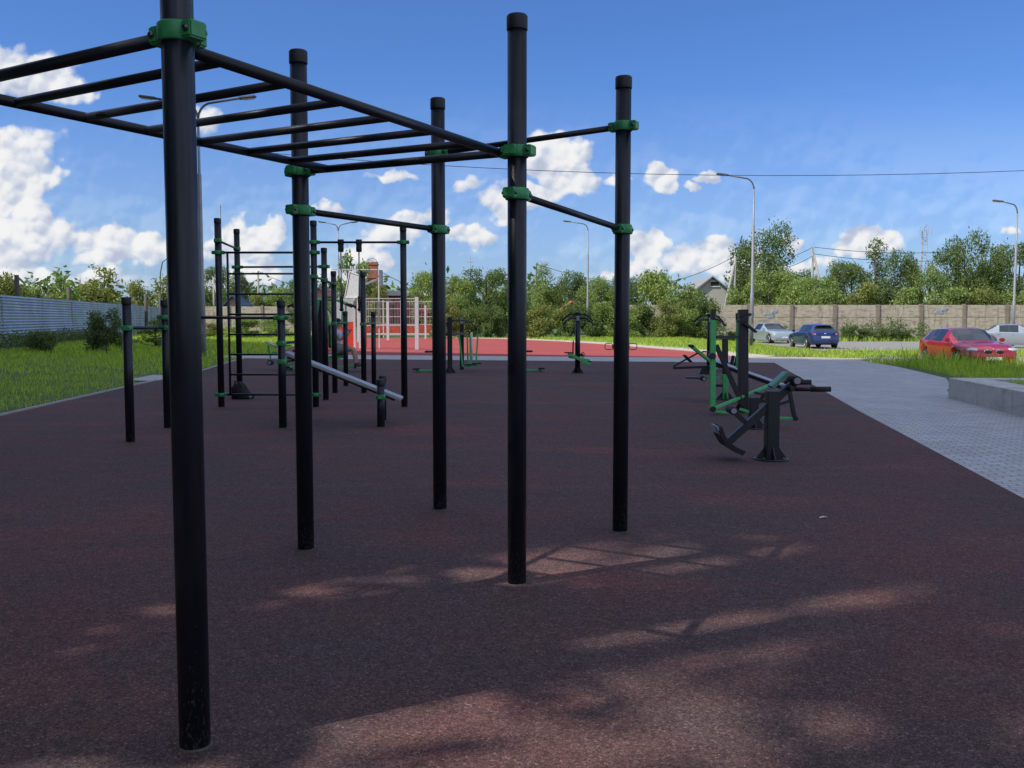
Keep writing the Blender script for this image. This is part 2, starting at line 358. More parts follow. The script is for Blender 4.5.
def build_world():
    w = bpy.data.worlds.new('World'); sc.world = w; w.use_nodes = True
    nt = w.node_tree; nt.nodes.clear()
    out = N(nt, 'ShaderNodeOutputWorld')
    sky = N(nt, 'ShaderNodeTexSky', sky_type='NISHITA'); sky.sun_disc = False
    sky.sun_elevation = SUN_E; sky.sun_rotation = math.atan2(SUN_H.x, SUN_H.y)
    sky.air_density = 1.0; sky.dust_density = .6; sky.ozone_density = 2.2; sky.altitude = 100
    tint = mixc(nt, 1.0, sky.outputs[0], (.385, .59, .96), 'MULTIPLY')
    b1 = N(nt, 'ShaderNodeBackground'); L(nt, tint, b1.inputs[0]); b1.inputs[1].default_value = SKY_STR
    # procedural cumulus, placed by direction
    tc = N(nt, 'ShaderNodeTexCoord'); sp = N(nt, 'ShaderNodeSeparateXYZ'); L(nt, tc.outputs['Generated'], sp.inputs[0])
    def math_(op, a, b=None, c=None):
        n = N(nt, 'ShaderNodeMath', operation=op)
        for i, v in enumerate((a, b, c)):
            if v is None: continue
            if isinstance(v, (int, float)): n.inputs[i].default_value = v
            else: L(nt, v, n.inputs[i])
        return n.outputs[0]
    y = math_('MAXIMUM', sp.outputs[1], .02)
    u = math_('DIVIDE', sp.outputs[0], y); v = math_('DIVIDE', sp.outputs[2], y)
    cv = N(nt, 'ShaderNodeCombineXYZ'); L(nt, u, cv.inputs[0]); L(nt, v, cv.inputs[1])
    uv = cv.outputs[0]
    nz = N(nt, 'ShaderNodeTexNoise'); nz.inputs['Scale'].default_value = 30; nz.inputs['Detail'].default_value = 6; nz.inputs['Roughness'].default_value = .62
    L(nt, uv, nz.inputs['Vector'])
    def vm(op, a, b):
        n = N(nt, 'ShaderNodeVectorMath', operation=op)
        for i, q in enumerate((a, b)):
            if q is None: continue
            if isinstance(q, tuple): n.inputs[i].default_value = q
            else: L(nt, q, n.inputs[i])
        return n
    wv = vm('SUBTRACT', nz.outputs['Color'], (.5, .5, .5)).outputs[0]
    wsc = vm('MULTIPLY', wv, (.034, .028, 0)).outputs[0]
    uvw = vm('ADD', uv, wsc).outputs[0]
    n2 = N(nt, 'ShaderNodeTexNoise'); n2.inputs['Scale'].default_value = 9; n2.inputs['Detail'].default_value = 4; L(nt, uv, n2.inputs['Vector'])
    wv2 = vm('MULTIPLY', vm('SUBTRACT', n2.outputs['Color'], (.5, .5, .5)).outputs[0], (.09, .06, 0)).outputs[0]
    uvw = vm('ADD', uvw, wv2).outputs[0]
    field = None; hfield = None
    for (px, py, rx, ry, s) in CLOUDS:
        u0 = (px-512)/F; v0 = (318-py)/F
        d = vm('MULTIPLY', vm('SUBTRACT', uvw, (u0, v0, 0)).outputs[0], (F/rx, F/ry, 0))
        ln = N(nt, 'ShaderNodeVectorMath', operation='LENGTH'); L(nt, d.outputs[0], ln.inputs[0])
        a = math_('MULTIPLY_ADD', ln.outputs['Value'], -s, s)
        field = a if field is None else math_('MAXIMUM', field, a)
        # underside darkness: lower part of each cloud
        sy = N(nt, 'ShaderNodeSeparateXYZ'); L(nt, d.outputs[0], sy.inputs[0])
        hh = math_('MULTIPLY_ADD', sy.outputs[1], .62, a)
        hfield = hh if hfield is None else math_('MAXIMUM', hfield, hh)
    def puff(sc_, off=(0, 0, 0)):
        vn = N(nt, 'ShaderNodeTexVoronoi', feature='SMOOTH_F1'); vn.inputs['Scale'].default_value = sc_; vn.inputs['Smoothness'].default_value = .35
        L(nt, vm('ADD', uvp, off).outputs[0], vn.inputs['Vector']); return vn.outputs['Distance']
    uvp = vm('ADD', uv, vm('MULTIPLY', wv, (.012, .012, 0)).outputs[0]).outputs[0]
    p1, p2 = puff(34), puff(78)
    pf = math_('ADD', math_('MULTIPLY_ADD', p1, -.50, .22), math_('MULTIPLY_ADD', p2, -.34, .14))
    field = math_('ADD', field, pf)
    dens = N(nt, 'ShaderNodeMapRange', interpolation_type='SMOOTHSTEP'); L(nt, field, dens.inputs[0])
    dens.inputs[1].default_value = -.04; dens.inputs[2].default_value = .40; dens.inputs[3].default_value = 0; dens.inputs[4].default_value = 1
    # wispy veil
    ms = N(nt, 'ShaderNodeMapping'); ms.inputs['Scale'].default_value = (7, 20, 1); L(nt, uv, ms.inputs[0])
    wis = noise(nt, 1.0, 6, .62, ms.outputs[0])
    hz = N(nt, 'ShaderNodeMapRange'); L(nt, v, hz.inputs[0]); hz.inputs[1].default_value = .27; hz.inputs[2].default_value = .02; hz.inputs[3].default_value = 0; hz.inputs[4].default_value = 1
    wr = N(nt, 'ShaderNodeMapRange'); L(nt, wis, wr.inputs[0]); wr.inputs[1].default_value = .47; wr.inputs[2].default_value = .75; wr.inputs[4].default_value = .26
    veil = math_('MULTIPLY', wr.outputs[0], hz.outputs[0])
    hzn = N(nt, 'ShaderNodeMapRange'); L(nt, v, hzn.inputs[0]); hzn.inputs[1].default_value = .24; hzn.inputs[2].default_value = -.02; hzn.inputs[3].default_value = 0; hzn.inputs[4].default_value = .42
    veil = math_('MAXIMUM', veil, hzn.outputs[0])
    front = math_('GREATER_THAN', sp.outputs[1], .05)
    above = math_('GREATER_THAN', sp.outputs[2], -.02)
    msk = math_('MULTIPLY', math_('MULTIPLY', math_('MAXIMUM', dens.outputs[0], veil), front), above)
    # relief shading
    def nn(off, sc_):
        n = N(nt, 'ShaderNodeTexNoise'); n.inputs['Scale'].default_value = sc_; n.inputs['Detail'].default_value = 6; n.inputs['Roughness'].default_value = .58
        L(nt, vm('ADD', uv, off).outputs[0], n.inputs['Vector']); return n.outputs['Fac']
    rel = math_('SUBTRACT', nn((0, 0, 0), 19), nn((-.008, .014, 0), 19))
    rel2 = math_('ADD', math_('SUBTRACT', puff(34, (-.004, .007, 0)), p1), math_('MULTIPLY', math_('SUBTRACT', puff(78, (-.002, .004, 0)), p2), .6))
    lit = math_('ADD', math_('MULTIPLY_ADD', rel, 1.6, .66), math_('MULTIPLY', rel2, 1.25))
    lit = math_('ADD', lit, math_('MULTIPLY_ADD', hfield, .34, -.27))
    cc = ramp(nt, lit, [(.15, (.54, .60, .76)), (.45, (.70, .76, .88)), (.75, (.93, .94, .97)), (1.0, (1.0, 1.0, 1.0))])
    b2 = N(nt, 'ShaderNodeBackground'); L(nt, cc, b2.inputs[0]); b2.inputs[1].default_value = .90
    mx = N(nt, 'ShaderNodeMixShader'); L(nt, msk, mx.inputs[0]); L(nt, b1.outputs[0], mx.inputs[1]); L(nt, b2.outputs[0], mx.inputs[2])
    # unseen broken cloud cover added as fill light over the rest of the sky dome (overhead, beside and behind)
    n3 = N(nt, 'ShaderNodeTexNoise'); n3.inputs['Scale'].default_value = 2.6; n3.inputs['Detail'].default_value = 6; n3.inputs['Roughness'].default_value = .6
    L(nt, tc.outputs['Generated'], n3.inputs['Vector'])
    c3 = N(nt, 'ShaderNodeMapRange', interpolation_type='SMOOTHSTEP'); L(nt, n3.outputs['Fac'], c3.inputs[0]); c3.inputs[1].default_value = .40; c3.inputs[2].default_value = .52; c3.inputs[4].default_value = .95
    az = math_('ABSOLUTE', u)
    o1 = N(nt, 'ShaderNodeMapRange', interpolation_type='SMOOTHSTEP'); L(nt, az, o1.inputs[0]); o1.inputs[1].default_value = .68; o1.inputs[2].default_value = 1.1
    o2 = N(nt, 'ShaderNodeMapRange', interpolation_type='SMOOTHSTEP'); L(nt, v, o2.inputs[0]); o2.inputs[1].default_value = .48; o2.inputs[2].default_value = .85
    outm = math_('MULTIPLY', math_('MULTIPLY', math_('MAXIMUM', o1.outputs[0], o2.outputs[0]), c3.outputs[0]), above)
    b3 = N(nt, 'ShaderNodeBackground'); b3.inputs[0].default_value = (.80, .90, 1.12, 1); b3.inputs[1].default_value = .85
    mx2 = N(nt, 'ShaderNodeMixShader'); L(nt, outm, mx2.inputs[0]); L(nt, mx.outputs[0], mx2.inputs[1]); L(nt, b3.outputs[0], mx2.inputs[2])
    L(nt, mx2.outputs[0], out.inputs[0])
    w.cycles.sampling_method = 'MANUAL'; w.cycles.sample_map_resolution = 1024
SKY_STR = .15
CLOUDS = [  # x, y, rx, ry, strength
    (-10,75,70,34,1.3),(45,82,58,28,1.2),(80,95,30,18,1.0),(-20,150,90,34,1.3),(12,185,58,40,1.6),(10,235,110,30,1.4),(40,215,30,24,1.2),
    (-10,268,90,22,1.2),(120,242,52,26,1.4),(150,246,34,22,1.3),(105,262,46,15,1.1),(60,285,120,16,1.0),(232,240,42,20,1.4),(262,236,28,17,1.3),(250,270,50,22,1.2),(205,272,26,18,1.0),
    (212,122,30,20,.9),(200,112,16,12,.8),(332,210,20,9,.9),(385,186,34,6,.7),(353,282,36,20,1.2),(400,232,46,17,1.1),(372,255,30,22,1.2),
    (556,158,38,28,1.4),(568,182,30,26,1.3),(530,196,42,22,1.2),(492,205,30,18,1.0),(468,238,40,14,1.1),(508,212,36,14,1.1),(440,222,26,12,.9),(470,186,18,12,.7),
    (652,184,25,18,1.4),(660,190,18,12,1.2),(604,182,16,8,.8),(712,177,18,9,1.1),(690,187,12,7,.9),
    (648,248,19,17,1.4),(640,268,30,14,1.2),(712,250,32,22,1.5),(688,262,36,20,1.3),(730,262,44,22,1.3),(600,270,22,10,1.0),
    (868,242,32,17,1.4),(850,250,22,10,1.1),(790,240,14,12,1.0),(800,262,40,10,.8),(1010,236,20,6,.5)]
build_world()

# ------------------------------------------------------------------ ground and paving
def build_ground():
    xs = sorted(set([-900,-500,-300,-200,-140,-100,-80] + [x*2.0 for x in range(-30, 41)] + [x*.75 for x in range(14, 26)] + [100,140,200,300,500,900]))
    ys = sorted(set([-500,-300,-150,-80,-40,-20] + [y*2.0 for y in range(-5, 51)] + [120,160,220,300,450,700,1100]))
    m = MB(); nx = len(xs)
    m.v = [(x, y, T(x, y)) for y in ys for x in xs]
    m.f = [(j*nx+i, j*nx+i+1, (j+1)*nx+i+1, (j+1)*nx+i) for j in range(len(ys)-1) for i in range(nx-1)]
    m.sm = [True]*len(m.f)
    tag(m.build('ground', 'ground'), None, None, kind='structure')
build_ground()
PAD = [(2.6,-4),(4.29,7.79),(5.63,15.05),(8.84,31.3),(-6.3,34.1),(-9.9,34.75),(-9.6,31.7),(-8.85,26.8),(-8.44,21.1),(-7.85,14.26),(-6.9,4),(-6.6,-4)]
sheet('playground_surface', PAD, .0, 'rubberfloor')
sheet('paving', [(2.6,-4),(4.29,7.79),(5.63,15.05),(8.84,31.3),(-6.3,34.1),(-9.9,34.75),(-11.4,35.0),(-11.6,38.85),(-6.3,37.9),(9.5,35.0),(12.4,33.1),(12.0,29),(10.9,23.3),(9.7,20.5),(9.0,19.2),(8.8,13),(8.4,-4)][::-1], -.006, 'paver')
sheet('side_path', [(-8.6,22.4),(-8.75,24.6),(-9.6,24.8),(-9.45,22.6)], -.014, 'paver')
COURT = [(-9.6,38.7),(-6.3,38.1),(9.2,35.3)] + [tuple(G(px, py).xy) for px, py in ((745,357.2),(690,351),(640,347),(600,343.8),(560,341.2),(500,338.6),(440,337.6))] + [(-15.2,70)]
sheet('sports_court', COURT, -.012, 'court')
kp = [Vector((*p, 0)) for p in [(9.3,35.2)]+[tuple(G(px, py).xy) for px, py in ((748,357.4),(690,351),(640,347),(600,343.8),(560,341.2),(500,338.6),(440,337.6))]]
def ribbon(name, pts, w0, w1, z, mat, h=None):
    m = MB(); a = []; b = []
    for i, p in enumerate(pts):
        t = (pts[min(i+1, len(pts)-1)]-pts[max(i-1, 0)]); t = Vector((t.x, t.y, 0)).normalized(); n = Vector((t.y, -t.x, 0))
        a.append(p+n*w0); b.append(p+n*w1)
    k = len(pts)
    vs = [(q.x, q.y, z) for q in a]+[(q.x, q.y, z) for q in b]
    fs = [(i, i+1, k+i+1, k+i) for i in range(k-1)]
    if h:
        vs += [(x, y, z-h) for x, y, _ in vs]
        fs += [(i, 2*k+i, 2*k+i+1, i+1) for i in range(k-1)] + [(k+i, k+i+1, 3*k+i+1, 3*k+i) for i in range(k-1)]
        fs += [(0, k, 3*k, 2*k), (k-1, 3*k-1, 4*k-1, 2*k-1)]
    m.add(vs, fs); return tag(m.build(name, mat), None, None, kind='structure')
ribbon('court_path', kp, .05, 1.5, .012, 'palepath', .1)
ribbon('path_edging', [Vector(p) for p in ((9.3,35.25,0),(11,34.6,0),(12.6,33.4,0))], -.02, -.6, .02, 'palepath', .12)
ribbon('kerb', [Vector((x, y, 0)) for x, y in ((-6.6,-4),(-6.9,4),(-7.85,14.26),(-8.44,21.1),(-8.52,22.3))], -.085, -.0, .022, 'kerb', .1)
ribbon('kerb', [Vector((x, y, 0)) for x, y in ((-8.65,24.7),(-8.85,26.8),(-9.6,31.7),(-9.9,34.75))], -.085, -.0, .022, 'kerb', .1)
def drape(name, x0, x1, y0, y1, dz, mat, n=24):
    m = MB(); vs = []; 
    for j in range(n+1):
        for i in range(n+1):
            x = x0+(x1-x0)*i/n; y = y0+(y1-y0)*j/n; vs.append((x, y, T(x, y)+dz))
    m.add(vs, [(j*(n+1)+i, j*(n+1)+i+1, (j+1)*(n+1)+i+1, (j+1)*(n+1)+i) for j in range(n) for i in range(n)], True)
    return tag(m.build(name, mat), None, None, kind='structure')
drape('road', 16.6, 90, 50, 71, .05, 'asphalt')
drape('parking_bay', 14.9, 60, 31.4, 42.0, .05, 'asphalt')

# low concrete planter wall
def planter():
    a = G(948, 397.5); 
    o = thing('planter_wall', 'low grey concrete retaining wall with stained face beside the paving', 'wall', (a.x, a.y, 0))
    e = Vector((7.75, 13.6, 0)); d = (e-a).normalized(); far = a+d*17
    w = Vector((.62, .02, 0))
    m = MB(); p = [a, far, far+w, a+w]
    m.prism([Vector((q.x, q.y, -.1)) for q in p][::-1], (0, 0, .475)); m.build('wall', 'concwall', o, .012)
    # back arm of the planter
    b = MB(); q = [a+w+Vector((.003,0,0)), a+Vector((9,-.9,0)), a+Vector((9,-1.25,0)), a+w+Vector((.003,-.42,0))]
    b.prism([Vector((v.x, v.y, -.1)) for v in q], (0, 0, .472)); b.build('wall', 'concwall', o, .012)
    return a, d
PA, PD = planter()
sheet('planter_soil', [(PA.x+.6, PA.y-.38), (PA.x+PD.x*17+.6, PA.y+PD.y*17), (26, PA.y+PD.y*17), (26, PA.y-1.4)][::-1], .30, 'ground')

# ------------------------------------------------------------------ pull-up equipment
def post(parent, x, y, h, r=.053, cap=True):
    m = MB(); m.cyl((x, y, -.02), (x, y, h-.075 if cap else h), r, n=28)
    p = m.build('post', 'post', parent)
    if cap:
        c = MB(); c.lathe((x, y, 0), [(r+.0035, h-.085), (r+.0045, h-.08), (r+.0045, h-.012), (r*.96, h-.003), (r*.7, h)], 28)
        c.build('cap', 'cap', p)
    # foot sleeve / sealant ring
    s = MB(); s.lathe((x, y, 0), [(r+.007, -.01), (r+.007, .002), (r+.003, .005), (r+.001, .006)], 24); s.build('foot_ring', 'dust', p)
    return p
def p_near(x, y): return y < 16
def clamp(parent, x, y, z, dirs, r=.053, h=.062, mat='clamp'):
    """two half collars with bolted lugs; dirs = horizontal directions of the bars it carries"""
    m = MB(); d = Vector((*dirs[0], 0)).normalized(); n = Vector((-d.y, d.x, 0)); c = Vector((x, y, z))
    rr = r+.013
    m.lathe(c, [(rr-.004, -h/2), (rr, -h/2+.005), (rr, h/2-.005), (rr-.004, h/2)], 24)
    rot = Matrix((d, n, Vector((0,0,1)))).transposed()
    for s in (1, -1): m.rbox(c+d*s*(r+.026), (.046, .074, h-.004), rot, .006)
    for q in dirs[1:]:
        e = Vector((*q, 0)).normalized(); rot2 = Matrix((e, Vector((-e.y, e.x, 0)), Vector((0,0,1)))).transposed()
        m.rbox(c+e*(r+.028), (.036, .07, h*.9), rot2, .006)
    o = m.build('clamp', mat, parent)
    for s in (1, -1):
        for t in (1, -1):
            q = c+d*s*(r+.030)+n*t*.036; b = MB(); b.lathe((0,0,0), [(.0125,0),(.0125,.006),(.009,.008),(.007,.012)], 8)
            k = n*t; b.v = [tuple(q+d*v[0]+Zv*v[1]+k*v[2]) for v in b.v]
            if p_near(x, y): b.build('bolt', 'bolt', o)
    return o
def bar(parent, a, b, r=.0205, name='bar', mat='post', trim=.055):
    a = Vector(a); b = Vector(b); t = (b-a).normalized()
    return MB().cyl(a+t*trim, b-t*trim, r, n=18).build(name, mat, parent)

A_, B_, C_, D_, E_ = [Vector(v) for v in ((-1.116,3.177), (-1.341,5.963), (-.567,7.234), (.028,5.184), (.762,6.475))]
F_ = A_+(B_-D_)
fr = thing('monkey_bar_frame', 'large black monkey bar frame with green clamps closest to the viewer', 'climbing frame', (0, 4.8, 0))
for p, h in ((A_,3.15), (B_,3.175), (C_,3.175), (D_,3.145), (E_,3.145), (F_,3.15)): post(fr, p.x, p.y, h)
def dv(a, b): return tuple((b-a).normalized())
H1, H2, H3 = 2.41, 2.18, 2.79
def P3(p, z): return Vector((p.x, p.y, z))
clamp(fr, A_.x, A_.y, H1+.035, [dv(A_, F_), dv(A_, D_)]); clamp(fr, F_.x, F_.y, H1, [dv(A_, F_), dv(F_, B_)])
clamp(fr, D_.x, D_.y, H1, [dv(D_, B_), dv(D_, A_)]); clamp(fr, B_.x, B_.y, H1+.015, [dv(B_, D_), dv(B_, F_)])
clamp(fr, D_.x, D_.y, H2, [dv(D_, E_)]); clamp(fr, E_.x, E_.y, H2-.07, [dv(D_, E_)])
clamp(fr, B_.x, B_.y, H2, [dv(B_, C_)]); clamp(fr, C_.x, C_.y, H2, [dv(B_, C_)])
clamp(fr, E_.x, E_.y, H3+.018, [dv(C_, E_)]); clamp(fr, C_.x, C_.y, H3-.03, [dv(C_, E_)])
bar(fr, P3(A_, H1+.03), P3(F_, H1+.02), .0225); bar(fr, P3(D_, H1), P3(B_, H1+.015), .0225)
bar(fr, P3(D_, H2), P3(E_, H2-.07), .0205); bar(fr, P3(B_, H2), P3(C_, H2), .0205); bar(fr, P3(C_, H3-.03), P3(E_, H3+.018), .0205)
inw = (F_-A_).normalized()
r1a, r1b = A_+inw*.10, D_+inw*.10; r2a, r2b = F_-inw*.22, B_-inw*.22
bar(fr, P3(r1a, H1+.03), P3(r1b, H1), .0235, 'rail', trim=0); bar(fr, P3(r2a, H1+.02), P3(r2b, H1+.015), .0235, 'rail', trim=0)
for i in range(6):
    t = .125+.147*i; bar(fr, P3(r1a.lerp(r1b, t), H1+.03*(1-t)), P3(r2a.lerp(r2b, t), H1+.018), .019, 'rung', trim=.005)

# low bars with the incline board
L1, L2, L3 = Vector((-4.626,11.199)), Vector((-4.702,12.638)), Vector((-3.13,12.638))
L4, S1, S2 = Vector((-3.03,13.62)), Vector((-1.807,12.755)), Vector((-1.90,13.62))
lb = thing('low_bar_station', 'low black bar station with an incline sit-up board behind the monkey bars', 'exercise station', (-3.5, 12.6, 0))
for p, h in ((L1,1.75),(L2,1.745),(L3,1.74),(L4,1.25),(S1,.66),(S2,.66)): post(lb, p.x, p.y, h)
G2 = 'green'
clamp(lb, L1.x, L1.y, 1.38, [dv(L1, L2)], mat='clamp2' if 'clamp2' in M else 'clamp'); clamp(lb, L2.x, L2.y, 1.37, [dv(L1, L2)])
clamp(lb, L2.x, L2.y, 1.51, [dv(L2, L3)]); clamp(lb, L3.x, L3.y, 1.50, [dv(L2, L3)])
clamp(lb, L3.x, L3.y, 1.16, [dv(L3, L4)]); clamp(lb, L3.x, L3.y, .91, [dv(L3, L4)]); clamp(lb, L4.x, L4.y, .91, [dv(L3, L4)]); clamp(lb, L4.x, L4.y, 1.16, [dv(L3, L4)])
clamp(lb, S1.x, S1.y, .42, [dv(S1, S2)]); clamp(lb, S2.x, S2.y, .42, [dv(S1, S2)])
bar(lb, P3(L1,1.38), P3(L2,1.37)); bar(lb, P3(L2,1.51), P3(L3,1.50)); bar(lb, P3(L3,1.16), P3(L4,1.16)); bar(lb, P3(L3,.91), P3(L4,.91)); bar(lb, P3(S1,.42), P3(S2,.42))
MB().beam((-3.20,13.15,1.01), (-1.56,13.15,.355), .30, .045, (0,0,1), .008).build('incline_board', 'silver', lb)
MB().beam((-3.16,13.15,.955), (-1.66,13.15,.35), .05, .05, (0,0,1)).build('support_beam', 'black', lb)

# tall workout frame with wall bars and suspended straps
K = {k: Vector(v) for k, v in dict(P1=(-4.908,15.645), P2=(-5.144,17.527), P3=(-3.311,15.645), P4=(-3.411,16.989), P5=(-3.548,18.585), P6=(-3.67,20.508), P9=(-1.816,15.645)).items()}
wf = thing('workout_frame', 'tall black workout frame with wall bars and two hanging straps', 'climbing frame', (-3.4, 15.7, 0))
for k, h in dict(P1=3.16, P2=3.16, P3=3.12, P4=2.77, P5=2.43, P6=1.65, P9=3.03).items(): post(wf, K[k].x, K[k].y, h)
def cl(k, z, j, mat='clamp'): clamp(wf, K[k].x, K[k].y, z, [dv(K[k], K[j])], mat=mat)
for a, b, z in (('P1','P2',2.79), ('P1','P3',2.59), ('P1','P3',.21), ('P3','P9',2.76), ('P3','P4',2.19), ('P4','P5',2.18), ('P5','P6',1.39)):
    cl(a, z, b); 
    if a != 'P4': cl(b, z, a)
    bar(wf, P3(K[a], z), P3(K[b], z), .019)
cl('P5', 2.18, 'P4')
cl('P2', 2.45, 'P4'); cl('P4', 2.43, 'P2'); bar(wf, P3(K['P2'], 2.45), P3(K['P4'], 2.43), .019)
s1 = K['P1']+Vector((.155, 0)); s2 = K['P3']-Vector((.155, 0))
for s in (s1, s2): MB().cyl(P3(s, .20), P3(s, 2.60), .019, n=14).build('stile', 'post', wf)
for i in range(1, 7): 
    z = .21+i*.338; MB().cyl(P3(s1, z), P3(s2, z), .0165, n=12).build('rung', 'post', wf)
for sx in (Q(341.5, 300, 15.645).x, Q(359.5, 300, 15.645).x):
    t = MB(); c = Vector((sx, 15.645, 2.76))
    t.cyl(c-Vector((.045,0,0)), c+Vector((.045,0,0)), .05, n=18); t.lathe(c, [(.045,-.16),(.05,-.12),(.046,-.04),(.03,0)], 14)
    tr = t.build('trolley', 'rubber', wf)
    MB().cyl(c-Vector((0,0,.16)), c-Vector((0,0,.93)), .011, n=8).build('strap', 'galv', tr)
    h = MB(); h.path([c+Vector((0,-.02,-.93)), c+Vector((0,-.075,-1.0)), c+Vector((0,-.075,-1.12)), c+Vector((0,.075,-1.12)), c+Vector((0,.075,-1.0)), c+Vector((0,.02,-.93))], .014, 8)
    h.cyl(c+Vector((0,-.07,-1.12)), c+Vector((0,.07,-1.12)), .026, n=12); h.cyl(c+Vector((0,0,-.90)), c+Vector((0,0,-1.0)), .03, n=10); h.build('handle', 'rubber', tr)
pb = thing('dip_bar_frame', 'pair of black posts joined by a short waist-high bar near the court', 'exercise station', (-3.0, 19.5, 0))
P7, P8 = Vector((-2.967,18.585)), Vector((-3.051,20.508))
post(pb, P7.x, P7.y, 2.41); post(pb, P8.x, P8.y, 1.64)
clamp(pb, P7.x, P7.y, 1.38, [dv(P7, P8)]); clamp(pb, P8.x, P8.y, 1.38, [dv(P7, P8)]); bar(pb, P3(P7,1.38), P3(P8,1.38))

# black bag slumped against the foot of the rear post
bag = thing('bag', 'black bag slumped on the ground against the foot of a tall post', 'bag', (-5.1, 17.25, 0))
m = MB()
prof = [(.135,.0),(.15,.04),(.145,.13),(.12,.21),(.08,.28),(.03,.31)]
m.lathe((-5.06, 17.24, 0), prof, 16)
for i, (x, y, z) in enumerate(m.v):
    k = math.sin(x*23+z*17)*.02+math.sin(y*31)*.015
    m.v[i] = (x+k+(.10 if z < .12 and x > -5.05 else 0)-(.04*z), -17.26*0+y*1.0+k*.5, z*(1+k))
m.build('bag_body', 'bag', bag)
MB().path([(-5.12,17.14,.26), (-5.10,17.08,.34), (-5.04,17.07,.33), (-5.01,17.14,.25)], .012, 6).build('handle', 'bag', bag)
MB().rbox((-4.86,17.18,.04), (.09,.10,.05), None, .02).build('pocket', 'galv', bag)

sp_ = G(823, 518); m = MB(); m.prism([sp_+Vector(v) for v in ((-.03,-.01,.002),(.015,-.02,.012),(.04,.005,.003),(.01,.02,.010),(-.02,.015,.004))], (0, .002, .002)); tag(m.build('paper_scrap', 'white'), 'tiny white paper scrap lying on the rubber surface near right', 'litter')
# ------------------------------------------------------------------ exercise machines
def flange(parent, c, w=.13, mat='black'):
    m = MB(); c = Vector(c)
    m.lathe(c, [(.185, .0), (.185, .014), (.17, .016)], 20)
    for k in range(4):
        a = k*math.pi/2; d = Vector((math.cos(a), math.sin(a), 0)); n = Vector((-d.y, d.x, 0))*.006
        p = [c+d*(w/2-.002)+Vector((0,0,.014)), c+d*.165+Vector((0,0,.014)), c+d*(w/2-.002)+Vector((0,0,.15))]
        m.prism([q-n for q in p], n*2)
    f = m.build('base_flange', mat, parent)
    if c.y < 20:
        for k in range(4):
            a = math.pi/4+k*math.pi/2; q = c+Vector((.145*math.cos(a), .145*math.sin(a), .014)); MB().cyl(q, q+Vector((0,0,.02)), .014, n=6).build('bolt', 'bolt', f)
def sq(parent, a, b, w=.06, h=None, mat='black', name='arm', bev=.006, up=(0,0,1)):
    m = MB(); m.beam(a, b, w, h or w, up, bev); return m.build(name, mat, parent)
def tube(parent, pts, r=.02, mat='black', name='handle', n=10):
    return MB().path(pts, r, n).build(name, mat, parent)
def roller(parent, c, axis, l=.3, r=.055, name='roller'):
    c = Vector(c); a = Vector(axis).normalized()*l/2
    m = MB(); m.cyl(c-a, c+a, r, n=18); o = m.build(name, 'rubber', parent, .008)
    e = MB(); e.cyl(c-a*1.02, c+a*1.02, r*.7, n=14); e.build('end_disc', 'galv', o); return o
Y = Vector((0,1,0)); X = Vector((1,0,0))

# M1: leg machine in front
d = G(771, 459.5).y; base = G(771, 459.5)
m1 = thing('leg_machine', 'black leg machine with green pad and curved footplate at the rubber edge', 'exercise machine', base)
sq(m1, base, base+Zv*.73, .135, .135, 'black', 'column', .01); flange(m1, base, .135)
a, b = Q(797, 380, d), Q(727, 443, d)
sq(m1, a, b, .085, .075, 'black', 'main_beam', up=(1,0,1))
dirb = (a-b).normalized(); nrm = dirb.cross(Y)*-1
if nrm.z < 0: nrm = -nrm
pc = (Q(773, 389, d)+Q(788, 375.5, d))/2
m = MB(); m.rbox(pc+nrm*.035, (.26, .20, .04), Matrix((dirb, Y, nrm)).transposed(), .02); m.build('pad', 'padg', m1)
roller(m1, Q(794, 380, d), Y, .24, .05)
for yo, x1, py in ((-.17, 824, 388), (.2, 816, 383.5)):
    p = Q(790, py, d); e = Q(x1, py, d)
    m = MB(); m.cyl(Vector((p.x, d+yo, p.z)), Vector((e.x, d+yo, e.z)), .022, n=14)
    h = m.build('handlebar', 'black', m1)
    m = MB(); m.cyl(Vector((e.x-.20, d+yo, e.z)), Vector((e.x+.01, d+yo, e.z)), .028, n=14); m.build('grip', 'rubber', h)
MB().cyl(Vector((pc.x+.08, d-.18, Q(790,388,d).z)), Vector((pc.x+.08, d+.21, Q(790,388,d).z)), .024).build('cross_bar', 'black', m1)
sq(m1, Q(745, 422, d), Q(732, 410, d), .05, .05, 'black', 'arm'); roller(m1, Q(731.5, 410, d), Y, .22, .042)
# curved footplate
m = MB(); pts = [Q(x, y, d) for x, y in ((715.5,429),(718,437),(723,445),(731,450),(739,453.5))]
poly = pts+[p+Vector((.035,0,.045)) for p in reversed(pts)]
m.prism([p-Y*.17 for p in poly], Y*.34); fp = m.build('footplate', 'rubber', m1, .005)
m = MB()
for k in range(4): 
    p = Q(715+.5*k, 426+2.0*k, d); m.cyl(p-Y*.15, p+Y*.15, .011, n=8)
m.build('tread_bar', 'galv', fp)

